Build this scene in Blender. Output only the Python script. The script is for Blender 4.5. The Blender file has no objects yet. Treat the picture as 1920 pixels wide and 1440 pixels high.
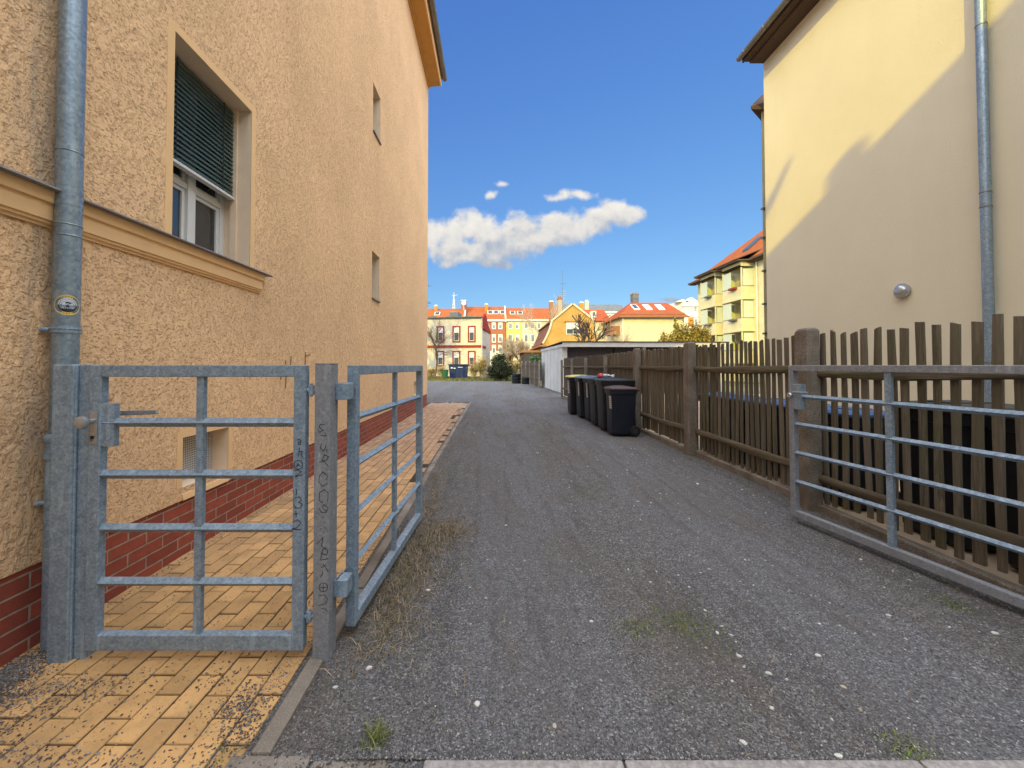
import bpy, math, random
import numpy as np
from math import sin, cos, pi, radians, tan, atan2, sqrt
from mathutils import Vector, Matrix
random.seed(7); rng = np.random.default_rng(7)
S = bpy.context.scene; COL = S.collection
# ---------------------------------------------------------------- camera
F, CX, CY, PITCH, H = 730.0, 923.0, 670.0, radians(1.2), 1.36
def W(px, py, Y):
    """point of the place seen at a photo pixel, at a given distance Y down the drive"""
    a, b = (px-CX)/F, (CY-py)/F
    y = cos(PITCH)-b*sin(PITCH); z = sin(PITCH)+b*cos(PITCH)
    return Vector((a*Y/y, Y, H+z*Y/y))
def G(px, py, z0=0.0):
    a, b = (px-CX)/F, (CY-py)/F
    y = cos(PITCH)-b*sin(PITCH); z = sin(PITCH)+b*cos(PITCH)
    t = (z0-H)/z
    return Vector((a*t, y*t, z0))
cam = bpy.data.cameras.new('camera'); co = bpy.data.objects.new('camera', cam); COL.objects.link(co)
co.location = (0, 0, H); co.rotation_euler = (pi/2+PITCH, 0, 0)
cam.sensor_width = 36; cam.lens = F/1920*36; cam.shift_x = (960-CX)/1920; cam.shift_y = -(720-CY)/1920
cam.clip_start = .05; cam.clip_end = 2000
S.camera = co
# ---------------------------------------------------------------- materials
class N:
    def __init__(s, name):
        s.m = bpy.data.materials.new(name); s.m.use_nodes = True
        s.t = s.m.node_tree; s.b = s.t.nodes['Principled BSDF']
    def n(s, typ, inp=None, **kw):
        x = s.t.nodes.new('ShaderNode'+typ)
        for k, v in kw.items(): setattr(x, k, v)
        if inp:
            for k, v in inp.items(): s.set(x.inputs[k], v)
        return x
    def set(s, sock, v):
        if isinstance(v, bpy.types.NodeSocket): s.t.links.new(v, sock)
        elif isinstance(v, bpy.types.Node): s.t.links.new(v.outputs[0], sock)
        else:
            if hasattr(sock.default_value, '__len__') and len(sock.default_value) == 4 and len(v) == 3: v = (*v, 1)
            sock.default_value = v
    def pos(s): return s.n('NewGeometry').outputs['Position']
    def obj(s): return s.n('TexCoord').outputs['Object']
    def map(s, v, scale=(1,1,1), rot=(0,0,0), loc=(0,0,0)):
        return s.n('Mapping', {'Vector': v, 'Scale': scale, 'Rotation': rot, 'Location': loc})
    def noise(s, v, scale, detail=4, rough=.55, dist=0):
        return s.n('TexNoise', {'Vector': v, 'Scale': scale, 'Detail': detail, 'Roughness': rough, 'Distortion': dist}).outputs[0]
    def ramp(s, f, stops, interp='LINEAR'):
        r = s.n('ValToRGB', {'Fac': f}); e = r.color_ramp.elements; r.color_ramp.interpolation = interp
        while len(e) < len(stops): e.new(.5)
        for q, (p, c) in zip(e, stops):
            q.position = p; q.color = (*c, 1) if hasattr(c, '__len__') else (c, c, c, 1)
        return r.outputs[0]
    def mix(s, f, a, b, mode='MIX'):
        x = s.n('Mix', data_type='RGBA', blend_type=mode)
        s.set(x.inputs[0], f); s.set(x.inputs[6], a); s.set(x.inputs[7], b); return x.outputs[2]
    def math(s, op, a, b=0, c=0):
        x = s.n('Math', operation=op); s.set(x.inputs[0], a); s.set(x.inputs[1], b); s.set(x.inputs[2], c); return x.outputs[0]
    def bump(s, h, dist=.01, strength=1, prev=None):
        x = s.n('Bump', {'Height': h, 'Distance': dist, 'Strength': strength})
        if prev is not None: s.set(x.inputs['Normal'], prev)
        return x.outputs[0]
    def out(s, col=None, rough=None, metal=None, normal=None, spec=None):
        if col is not None: s.set(s.b.inputs['Base Color'], col)
        if rough is not None: s.set(s.b.inputs['Roughness'], rough)
        if metal is not None: s.set(s.b.inputs['Metallic'], metal)
        if normal is not None: s.set(s.b.inputs['Normal'], normal)
        if spec is not None: s.set(s.b.inputs['Specular IOR Level'], spec)
        return s.m
def plain(name, col, rough=.7, metal=0, var=.12, scale=6, bump=0, obj=False, spec=.4):
    k = N(name); p = k.obj() if obj else k.pos()
    f = k.noise(p, scale, 5); c = k.mix(k.ramp(f, [(.3, 0), (.7, 1)]), tuple(v*(1-var) for v in col), tuple(min(1, v*(1+var)) for v in col))
    nm = None
    if bump: nm = k.bump(k.noise(p, scale*12, 4), bump)
    return k.out(c, rough, metal, nm, spec)
M = {}
# rough pitted render of the near house
def stucco(name, col, dark):
    k = N(name); p = k.pos()
    warp = k.noise(k.map(p, (1, 1, 1)), 9, 2)
    base = k.noise(k.map(p, (1, .72, 1.2), rot=(.45, 0, 0)), 66, 3, .62, .3)
    pits = k.ramp(base, [(.33, 0), (.445, 1)])
    small = k.noise(k.map(p, (1, 1, .7)), 120, 3, .65)
    h = k.math('ADD', k.math('MULTIPLY', pits, .65), k.math('MULTIPLY', small, .55))
    mid = k.ramp(k.noise(k.map(p, (1, 1.1, .55), rot=(.2, 0, 0)), 24, 4, .6, .2), [(.35, 0), (.55, 1)])
    h = k.math('ADD', h, k.math('ADD', k.math('MULTIPLY', warp, .7), k.math('MULTIPLY', mid, .8)))
    big = k.noise(p, .8, 4); st = k.noise(k.map(p, (1, 1.6, .25)), 1.6, 5)
    c = k.mix(k.ramp(big, [(.35, 0), (.65, 1)]), tuple(v*.93 for v in col), tuple(v*1.05 for v in col))
    c = k.mix(k.ramp(st, [(.56, 0), (.78, .10)]), c, dark); c = k.mix(k.ramp(k.noise(p, 3.2, 6, .65), [(.55, 0), (.75, .3)]), c, tuple(min(1, v*1.12) for v in col))
    c = k.mix(k.math('MULTIPLY', k.math('SUBTRACT', 1, pits), .62), c, dark); c = k.mix(k.math('MULTIPLY', k.math('SUBTRACT', 1, mid), .16), c, dark)
    g = k.n('NewGeometry'); sx = k.n('SeparateXYZ', {0: p})
    # grey run-off dirt beside the downpipe
    m = k.math('MULTIPLY', k.ramp(k.math('ABSOLUTE', k.math('SUBTRACT', sx.outputs[1], 1.86)), [(.02, 1), (.16, 0)]), k.ramp(k.noise(k.map(p, (1, 9, 1.2)), 1.5, 4), [(.35, 0), (.65, .6)]))
    c = k.mix(m, c, (.36, .31, .26))
    return k.out(c, .95, 0, k.bump(h, .008, 1), .1)
M['stucco'] = stucco('rough_render', (.91, .595, .335), (.48, .28, .145))
M['smooth_render'] = plain('smooth_render', (.84, .545, .28), .9, var=.06, scale=3, bump=.001, spec=.1)
M['orange_render'] = plain('orange_render', (.60, .31, .09), .85, var=.06, spec=.1)
M['reveal'] = plain('reveal_render', (.80, .63, .46), .9, var=.05, spec=.1)
# fine yellow render of the right house
k = N('yellow_render'); p = k.pos()
c = k.mix(k.ramp(k.noise(p, .7, 5), [(.3, 0), (.7, 1)]), (.66, .59, .43), (.71, .635, .465))
c = k.mix(k.ramp(k.noise(k.map(p, (1, 1.5, .3)), 1.2, 5), [(.55, 0), (.8, .25)]), c, (.58, .51, .37))
M['yellow_render'] = k.out(c, .95, 0, k.bump(k.noise(k.map(p, (1, 1, 1.8)), 40, 5, .7), .011, .9), .08)
# brick plinth
k = N('red_brick'); p = k.pos(); sx = k.n('SeparateXYZ', {0: p})
uv = k.n('CombineXYZ', {0: sx.outputs[1], 1: k.math('ADD', sx.outputs[2], .002), 2: 0})
wv = k.n('VectorMath', {0: uv, 1: k.n('VectorMath', {0: k.n('TexNoise', {'Vector': p, 'Scale': 9.0}).outputs[1], 1: (.006, .006, 0)}, operation='MULTIPLY')}, operation='ADD')
br = k.n('TexBrick', {'Vector': wv, 'Scale': 1.0, 'Mortar Size': .006, 'Mortar Smooth': .3, 'Brick Width': .25, 'Row Height': .0765,
   'Color1': (.40, .095, .055), 'Color2': (.27, .062, .042), 'Mortar': (.40, .31, .24), 'Bias': 0.0})
c = k.mix(k.ramp(k.noise(p, 22, 6), [(.35, 0), (.75, .55)]), br.outputs[0], (.16, .06, .045))
h = k.math('ADD', k.math('MULTIPLY', k.math('SUBTRACT', 1, br.outputs[1]), 1), k.math('MULTIPLY', k.noise(p, 60, 4), .3))
M['brick'] = k.out(c, .85, 0, k.bump(h, .008), .2)
# galvanised steel
def galv(name, c1, c2, metal=.55, rough=.5, sc=110):
    k = N(name); p = k.obj(); v = k.n('TexVoronoi', {'Vector': p, 'Scale': sc}).outputs[1]
    f = k.math('ADD', k.math('MULTIPLY', k.n('SeparateColor', {0: v}).outputs[0], .3), k.math('MULTIPLY', k.noise(p, 22, 6, .7), .75))
    c = k.mix(k.ramp(f, [(.3, 0), (.8, 1)]), c1, c2)
    st = k.noise(k.map(p, (12, 12, 1.2)), 2, 5)
    c = k.mix(k.ramp(st, [(.58, 0), (.72, .5)]), c, tuple(min(1, v*1.35) for v in c2))
    c = k.mix(k.ramp(k.noise(p, 5, 6), [(.62, 0), (.75, .35)]), c, (.22, .20, .17))
    c = k.mix(k.ramp(k.noise(k.map(p, (1, 1, .5)), 38, 5, .7), [(.60, 0), (.72, .55)]), c, (.55, .60, .64))
    return k.out(c, k.ramp(f, [(.3, rough+.1), (.8, rough-.1)]), metal, k.bump(k.noise(p, 90, 3), .0008), .5)
M['galv'] = galv('galvanised_steel', (.155, .215, .285), (.33, .42, .51), .18)
M['galv_dull'] = galv('weathered_zinc_grey', (.195, .205, .225), (.31, .32, .345), .12, .6)
M['zinc'] = galv('zinc_downpipe', (.16, .22, .28), (.32, .40, .47), .5, .38, 70)
M['steel'] = plain('bright_steel', (.42, .43, .45), .25, .6, .08)
M['zinc_cap'] = plain('zinc_sill', (.22, .20, .18), .45, .6, .15)
# wood
def wood(name, c1, c2, moss, ms=.5, sc=(1, 1, .06)):
    k = N(name); g = k.n('ObjectInfo').outputs['Random']; p = k.pos()
    v = k.map(p, sc); f = k.noise(v, 55, 6, .65, .6)
    c = k.mix(k.ramp(f, [(.36, 0), (.64, 1)]), c1, c2)
    c = k.mix(k.ramp(k.noise(v, 160, 3), [(.55, 0), (.7, .6)]), c, tuple(q*.4 for q in c1))
    c = k.mix(k.ramp(k.noise(p, 5, 5), [(.45, 0), (.68, ms)]), c, moss)
    c = k.mix(k.math('MULTIPLY', k.math('FRACT', k.math('MULTIPLY', g, 7.3)), .55), c, tuple(q*1.25*w_ for q, w_ in zip(c2, (1, 1, 1.12)))); c = k.mix(k.math('MULTIPLY', g, .5), c, tuple(q*.42 for q in c2))
    return k.out(c, .9, 0, k.bump(f, .006, .9), .15)
M['wood'] = wood('weathered_picket_wood', (.085, .068, .046), (.205, .168, .118), (.105, .108, .042), .7)
M['wood_far'] = wood('greyed_board_wood', (.085, .066, .046), (.155, .124, .088), (.11, .09, .05))
M['rail'] = wood('mossy_rail_wood', (.075, .060, .040), (.175, .138, .092), (.095, .102, .038), .75, (1, .05, 1))
k = N('old_concrete'); p = k.pos()
c = k.mix(k.ramp(k.noise(p, 4, 6), [(.35, 0), (.65, 1)]), (.19, .155, .12), (.31, .27, .225))
c = k.mix(k.ramp(k.noise(p, 120, 3), [(.48, 0), (.62, .75)]), c, (.085, .075, .062))
c = k.mix(k.ramp(k.noise(k.map(p, (1, 1, .2)), 9, 5), [(.5, 0), (.68, .6)]), c, (.14, .105, .07))
M['post'] = k.out(c, .95, 0, k.bump(k.noise(p, 90, 4), .006), .1)
k = N('kerb_concrete'); p = k.pos()
c = k.mix(k.ramp(k.noise(p, 3, 6), [(.35, 0), (.65, 1)]), (.17, .14, .11), (.30, .265, .225))
c = k.mix(k.ramp(k.noise(p, 180, 2), [(.55, 0), (.65, .5)]), c, (.42, .36, .32))
M['kerb'] = k.out(c, .95, 0, k.bump(k.noise(p, 120, 4), .003), .1)
k = N('grey_kerb'); p = k.pos()
c = k.mix(k.ramp(k.noise(p, 60, 6), [(.35, 0), (.65, 1)]), (.26, .235, .22), (.42, .385, .365))
M['kerb2'] = k.out(c, .95, 0, k.bump(k.noise(p, 200, 3), .002), .1)
# gravel surface
k = N('gravel_ground'); p = k.pos()
v1 = k.n('TexVoronoi', {'Vector': p, 'Scale': 150.0}); v2 = k.n('TexVoronoi', {'Vector': p, 'Scale': 60.0})
sxg = k.n('SeparateXYZ', {0: p}); wx = k.math('ADD', sxg.outputs[0], k.math('MULTIPLY', k.noise(k.map(p, (1, .3, 1)), 1.3, 5, .65), .9))
trk = k.ramp(k.math('ADD', k.math('MULTIPLY', k.math('COSINE', k.math('MULTIPLY', k.math('SUBTRACT', wx, .65), 2*pi/1.6)), .5), .5), [(.35, 0), (.72, 1)])
s1 = k.n('SeparateColor', {0: v1.outputs[1]}).outputs[0]
c = k.ramp(s1, [(0, (.048, .048, .051)), (.35, (.108, .106, .111)), (.75, (.19, .186, .19)), (1, (.44, .43, .42))])
brown = k.ramp(k.noise(k.map(p, (1, .35, 1)), 1.1, 6, .68), [(.46, 0), (.58, .72)])
c = k.mix(brown, c, k.mix(s1, (.075, .058, .045), (.20, .16, .13)))
c = k.mix(k.ramp(k.noise(p, 14, 5, .7), [(.4, .45), (.6, 0)]), c, (.06, .056, .055))
c = k.mix(k.ramp(k.noise(p, 190, 2), [(.4, 0), (.75, .5)]), c, (.30, .295, .30))
c = k.mix(k.math('MULTIPLY', trk, .25), c, (.145, .147, .158))
c = k.mix(k.math('MULTIPLY', k.math('SUBTRACT', 1, trk), .24), c, k.mix(s1, (.052, .045, .04), (.17, .145, .125)))
c = k.mix(k.ramp(k.noise(k.map(p, (1, .08, 1)), 9, 4, .6), [(.52, 0), (.62, .25)]), c, (.05, .047, .048))
c = k.mix(k.ramp(k.noise(k.map(p, loc=(7, 3, 0)), .9, 6), [(.6, 0), (.72, .35)]), c, (.08, .085, .035))
h = k.math('ADD', k.math('MULTIPLY', v1.outputs[0], -.6), k.math('MULTIPLY', v2.outputs[0], -.4))
M['gravel'] = k.out(c, .95, 0, k.bump(h, .009, .9, k.bump(k.noise(k.map(p, (1, .5, 1)), 6, 6, .65), .09, .7)), .15)
M['soil'] = plain('dark_soil', (.06, .05, .038), .95, var=.4, scale=40, bump=.01)
M['turf'] = plain('rough_turf', (.12, .115, .045), .95, var=.35, scale=3, bump=.02)
M['field'] = plain('distant_ground', (.14, .125, .07), .95, var=.3, scale=.2)
M['yard_paving'] = plain('yard_paving', (.42, .31, .21), .9, var=.2, scale=5, bump=.003)
def attr_mat(name, rough=.9, bump=.002, bs=60, spec=.2, metal=0):
    k = N(name); a = k.n('Attribute', attribute_name='Col'); p = k.pos()
    c = k.mix(k.ramp(k.noise(p, bs, 5), [(.35, 0), (.75, .35)]), a.outputs[0], (.08, .06, .04), 'MULTIPLY')
    return k.out(c, rough, metal, k.bump(k.noise(p, bs*2, 3), bump), spec)
k = N('clay_pavers'); a = k.n('Attribute', attribute_name='Col'); p = k.pos()
c = k.mix(k.ramp(k.noise(p, 7, 6), [(.45, 0), (.7, .35)]), a.outputs[0], (.17, .11, .05))
c = k.mix(k.ramp(k.noise(p, 70, 4, .7), [(.58, 0), (.72, .7)]), c, (.13, .085, .045)); c = k.mix(k.ramp(k.noise(p, 2.6, 7, .7), [(.5, 0), (.68, .38)]), c, (.20, .145, .09))
M['paver'] = k.out(c, .8, 0, k.bump(k.noise(p, 130, 4), .0015), .3)
k = N('stone_chips'); a = k.n('Attribute', attribute_name='Col'); M['chips'] = k.out(a.outputs[0], .85, spec=.25)
k = N('plant_blades'); a = k.n('Attribute', attribute_name='Col'); M['blades'] = k.out(a.outputs[0], .8, spec=.15)
M['white_frame'] = plain('white_window_paint', (.66, .655, .64), .4, var=.04)
M['blind'] = plain('dark_green_slats', (.085, .135, .135), .35, .35, .15, 3)
M['dark'] = plain('dark_interior', (.012, .012, .014), .8)
M['black_gap'] = plain('black_metal', (.02, .018, .016), .6)
k = N('window_glass'); M['glass'] = k.out((.035, .04, .045), .04, spec=.9)
k = N('pale_glass'); M['glass_far'] = k.out((.06, .075, .09), .12, spec=.9)
k = N('frosted_panel'); M['frost'] = k.out((.52, .57, .46), .35)
k = N('curtain_white'); M['curtain'] = k.out((.55, .55, .54), .8)
def tiles(name, c1, c2):
    k = N(name); p = k.pos(); w = k.n('TexWave', {'Vector': p, 'Scale': 1.6, 'Distortion': .4, 'Detail': 1.0}, bands_direction='Z')
    c = k.mix(k.ramp(k.noise(p, 1.4, 6), [(.3, 0), (.7, 1)]), c1, c2)
    c = k.mix(k.math('MULTIPLY', w.outputs[1], .18), c, tuple(v*.5 for v in c1))
    return k.out(c, .8, 0, k.bump(w.outputs[1], .04), .2)
M['tiles'] = tiles('orange_roof_tiles', (.26, .070, .020), (.35, .098, .030))
M['tiles_red'] = tiles('red_roof_tiles', (.27, .055, .020), (.35, .078, .026))
M['tiles_dark'] = tiles('dark_roof_tiles', (.13, .06, .05), (.20, .09, .07))
M['slate'] = tiles('slate', (.10, .11, .12), (.17, .18, .19))
for nm, c in dict(cream=(.52, .47, .33), pale_yellow=(.58, .53, .34), lemon=(.54, .46, .13), house_white=(.50, .46, .36), grey_cream=(.44, .40, .35),
                  ochre=(.66, .36, .085), brick_far=(.30, .115, .07), red_trim=(.24, .035, .03), maroon=(.24, .03, .03), white_far=(.62, .60, .52),
                  orange_far=(.52, .20, .035), brown=(.27, .13, .07), white_panel=(.52, .505, .48), soffit=(.10, .068, .052), roof_felt=(.05, .045, .045),
                  garage_door=(.055, .05, .055), bark=(.12, .085, .06), bark_pale=(.38, .31, .24), birch=(.60, .54, .45)).items():
    M[nm] = plain(nm, c, .88, var=.10, scale=1.5, bump=.002, spec=.12)
k = N('ochre_patched'); p = k.pos()
c = k.mix(k.ramp(k.noise(p, 1.1, 6), [(.35, 0), (.65, 1)]), (.38, .225, .065), (.47, .29, .10))
M['ochre'] = k.out(c, .9, spec=.1)
def bark(name, c):
    return plain(name, c, .9, var=.3, scale=4)
for nm, c in dict(bin_black=(.012, .0125, .015), bin_navy=(.010, .013, .022), lid_brown=(.095, .062, .052), lid_black=(.03, .031, .034), lid_blue=(.045, .10, .22),
                  lid_steel=(.12, .15, .19), lid_yellow=(.60, .54, .17), skip_blue=(.015, .035, .13), bin_green=(.02, .11, .055), rubber=(.012, .012, .013)).items():
    M[nm] = plain(nm, c, .5, var=.25, scale=7, obj=True, bump=.001, spec=.3)
M['sticker'] = plain('paper_sticker', (.62, .58, .52), .6, var=.1, scale=30)
M['sticker_print'] = plain('sticker_print', (.18, .10, .09), .6)
M['ink'] = plain('black_marker_ink', (.018, .018, .022), .5)
M['st_yellow'] = plain('sticker_yellow', (.72, .52, .14), .5, var=.05); M['st_white'] = plain('sticker_white', (.75, .76, .78), .5, var=.05)
M['st_black'] = plain('sticker_black', (.02, .02, .03), .5); M['st_blue'] = plain('sticker_blue', (.22, .38, .55), .5)
M['red_plastic'] = plain('red_plastic_bag', (.55, .05, .06), .45); M['white_plastic'] = plain('white_plastic_bag', (.65, .7, .74), .4)
# ---------------------------------------------------------------- mesh helpers
class MB:
    def __init__(s): s.v = []; s.f = []; s.c = []
    def quad(s, a, b, c, d):
        n = len(s.v); s.v += [tuple(a), tuple(b), tuple(c), tuple(d)]; s.f.append((n, n+1, n+2, n+3)); return s
    def poly(s, pts):
        n = len(s.v); s.v += [tuple(p) for p in pts]; s.f.append(tuple(range(n, n+len(pts)))); return s
    def box(s, x0, x1, y0, y1, z0, z1, rot=None, ctr=None):
        P = [(x, y, z) for z in (z0, z1) for x, y in ((x0, y0), (x1, y0), (x1, y1), (x0, y1))]
        if rot: P = [tuple(Matrix.Rotation(rot, 3, 'Z') @ (Vector(p)-Vector(ctr)) + Vector(ctr)) for p in P]
        return s.hexa(P)
    def hexa(s, P):
        n = len(s.v); s.v += [tuple(p) for p in P]
        for q in ((3, 2, 1, 0), (4, 5, 6, 7), (0, 1, 5, 4), (1, 2, 6, 5), (2, 3, 7, 6), (3, 0, 4, 7)): s.f.append(tuple(n+i for i in q))
        return s
    def prism(s, pts, d):   # polygon (3d pts) extruded by vector d
        n = len(s.v); k = len(pts); d = Vector(d)
        s.v += [tuple(p) for p in pts]+[tuple(Vector(p)+d) for p in pts]
        s.f.append(tuple(range(n+k-1, n-1, -1))); s.f.append(tuple(range(n+k, n+2*k)))
        for i in range(k): j = (i+1) % k; s.f.append((n+i, n+j, n+k+j, n+k+i))
        return s
    def tube(s, p0, p1, r0, r1=None, n=10, cap=True, twist=0):
        r1 = r0 if r1 is None else r1; p0, p1 = Vector(p0), Vector(p1); d = (p1-p0)
        if d.length < 1e-9: return s
        d.normalize(); a = Vector((0, 0, 1)) if abs(d.z) < .9 else Vector((1, 0, 0)); u = d.cross(a).normalized(); w = d.cross(u)
        b = len(s.v)
        for p, r in ((p0, r0), (p1, r1)):
            for i in range(n):
                t = 2*pi*i/n+twist; s.v.append(tuple(p+u*r*cos(t)+w*r*sin(t)))
        for i in range(n): j = (i+1) % n; s.f.append((b+i, b+j, b+n+j, b+n+i))
        if cap: s.f.append(tuple(b+i for i in range(n-1, -1, -1))); s.f.append(tuple(b+n+i for i in range(n)))
        return s
    def path(s, pts, r, n=6):
        for a, b in zip(pts[:-1], pts[1:]): s.tube(a, b, r, r, n)
        return s
    def lathe(s, prof, c=(0, 0, 0), n=20, axis='Z'):
        b = len(s.v)
        for r, h in prof:
            for i in range(n):
                t = 2*pi*i/n; x, y = r*cos(t), r*sin(t)
                q = (x, y, h) if axis == 'Z' else ((h, x, y) if axis == 'X' else (x, h, y))
                s.v.append((c[0]+q[0], c[1]+q[1], c[2]+q[2]))
        for k in range(len(prof)-1):
            for i in range(n): j = (i+1) % n; s.f.append((b+k*n+i, b+k*n+j, b+(k+1)*n+j, b+(k+1)*n+i))
        s.f.append(tuple(b+i for i in range(n))); s.f.append(tuple(b+(len(prof)-1)*n+i for i in range(n)))
        return s
    def build(s, name, mat, parent=None, smooth=False, bevel=0, label=None, fix=True):
        me = bpy.data.meshes.new(name)
        off = Vector((0, 0, 0)); q = parent
        while q is not None: off += q.location; q = q.parent
        me.from_pydata([(a-off.x, b-off.y, c-off.z) for a, b, c in s.v], [], s.f)
        if s.c:
            at = me.color_attributes.new('Col', 'FLOAT_COLOR', 'POINT')
            at.data.foreach_set('color', np.array([(*c, 1) for c in s.c], dtype=np.float32).ravel())
        me.materials.append(M[mat] if isinstance(mat, str) else mat)
        if fix:
            import bmesh
            bm = bmesh.new(); bm.from_mesh(me); bmesh.ops.recalc_face_normals(bm, faces=bm.faces); bm.to_mesh(me); bm.free()
        if smooth: me.polygons.foreach_set('use_smooth', [True]*len(me.polygons))
        o = bpy.data.objects.new(name, me); COL.objects.link(o); o.parent = parent
        if smooth:
            try: me.set_sharp_from_angle(angle=radians(40))
            except Exception: pass
        if bevel:
            b = o.modifiers.new('bevel', 'BEVEL'); b.width = bevel; b.segments = 2; b.limit_method = 'ANGLE'; b.angle_limit = radians(50)
        if label: o['label'] = label
        return o
def npmesh(name, V, Fc, cols, mat, parent=None):
    me = bpy.data.meshes.new(name); nv, nf, k = len(V), len(Fc), Fc.shape[1]
    me.vertices.add(nv); me.vertices.foreach_set('co', V.astype(np.float32).ravel())
    me.loops.add(nf*k); me.loops.foreach_set('vertex_index', Fc.astype(np.int32).ravel())
    me.polygons.add(nf); me.polygons.foreach_set('loop_start', np.arange(0, nf*k, k, dtype=np.int32))
    me.update(calc_edges=True)
    if cols is not None:
        at = me.color_attributes.new('Col', 'FLOAT_COLOR', 'POINT')
        at.data.foreach_set('color', np.concatenate([cols, np.ones((nv, 1))], 1).astype(np.float32).ravel())
    me.materials.append(M[mat]); o = bpy.data.objects.new(name, me); COL.objects.link(o); o.parent = parent
    return o
def tag(o, label=None, cat=None, group=None, kind=None):
    if label: o['label'] = label
    if cat: o['category'] = cat
    if group: o['group'] = group
    if kind: o['kind'] = kind
    return o
def thing(name, label, cat, loc=(0, 0, 0), rz=0, group=None):
    o = bpy.data.objects.new(name, None); COL.objects.link(o); o.location = loc; o.rotation_euler = (0, 0, rz); o.empty_display_size = .2
    return tag(o, label, cat, group)
def copy_tree(o, parent=None):
    c = o.copy(); COL.objects.link(c); c.parent = parent
    for ch in list(o.children): copy_tree(ch, c)
    return c
def struct(o): o['kind'] = 'structure'; return o
def holed(mb, O, U, V, IN, w, h, holes, depth):
    """rectangular wall sheet O + u*U + v*V with openings; reveals run inward along IN"""
    O, U, V, IN = map(Vector, (O, U, V, IN))
    us = sorted({0, w, *[a for q in holes for a in (q[0], q[1])]}); vs = sorted({0, h, *[a for q in holes for a in (q[2], q[3])]})
    P = lambda u, v, d=0: O+U*u+V*v+IN*d
    for i in range(len(us)-1):
        for j in range(len(vs)-1):
            uc, vc = (us[i]+us[i+1])/2, (vs[j]+vs[j+1])/2
            if any(q[0] < uc < q[1] and q[2] < vc < q[3] for q in holes): continue
            mb.quad(P(us[i], vs[j]), P(us[i+1], vs[j]), P(us[i+1], vs[j+1]), P(us[i], vs[j+1]))
def reveal(mb, O, U, V, IN, q, depth):
    O, U, V, IN = map(Vector, (O, U, V, IN)); P = lambda u, v, d=0: O+U*u+V*v+IN*d
    u0, u1, v0, v1 = q
    for (a, b, c, d) in ((u0, v0, u1, v0), (u1, v0, u1, v1), (u1, v1, u0, v1), (u0, v1, u0, v0)):
        mb.quad(P(a, b), P(c, d), P(c, d, depth), P(a, b, depth))

# ================================================================ SETTING
g = MB(); g.quad((-900, -300, -.02), (900, -300, -.02), (900, 1500, -.02), (-900, 1500, -.02)); struct(g.build('ground', 'field'))
# gravel drive: slightly uneven sheet
nx, ny = 90, 240
xs = np.linspace(-.78, 3.02, nx); ys = 1.36+(16.5-1.36)*np.linspace(0, 1, ny)**1.6
def hgt(x, y):
    return (.006*np.sin(x*2.1+.7*y)+.005*np.sin(y*1.3+1)+.010*np.exp(-((x+.45)/.25)**2)*(y < 13)+.008*np.exp(-((x-1.3)/.5)**2)
            + .012*np.exp(-((x-2.9)/.25)**2))+.004*np.sin(7*x+3*y)*np.sin(5*y)
X, Y = np.meshgrid(xs, ys); Z = hgt(X, Y)+.004
V = np.stack([X.ravel(), Y.ravel(), Z.ravel()], 1); idx = np.arange(nx*ny).reshape(ny, nx)
Fc = np.stack([idx[:-1, :-1].ravel(), idx[:-1, 1:].ravel(), idx[1:, 1:].ravel(), idx[1:, :-1].ravel()], 1)
o = npmesh('gravel_driveway', V, Fc, None, 'gravel'); o.data.polygons.foreach_set('use_smooth', [True]*len(Fc)); struct(o)
y = MB(); y.poly([(-14, 14.35, .0), (-2.0, 14.0, .0), (-.78, 14.1, .0), (-.78, 16.4, .0), (3.0, 16.4, .0), (3.35, 19, .0), (3.1, 25, .0), (2.3, 31, .0), (-1.0, 33.2, .0), (-5, 33.6, .0), (-14, 33, .0)])
struct(y.build('courtyard_surface', 'gravel'))
y = MB(); y.poly([(-30, 32, -.008), (8, 30, -.008), (14, 48, -.008), (-30, 50, -.008)]); struct(y.build('lawn', 'turf'))
y = MB(); y.poly([(3.2, -2, -.006), (6.88, -2, -.006), (6.88, 12, -.006), (14, 12, -.006), (14, 18.6, -.006), (3.2, 18.6, -.006)]); struct(y.build('neighbour_yard', 'yard_paving'))
y = MB(); y.poly([(-14, -2, -.004), (9, -2, -.004), (9, 1.24, -.004), (-14, 1.24, -.004)]); struct(y.build('pavement', 'gravel'))
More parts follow.
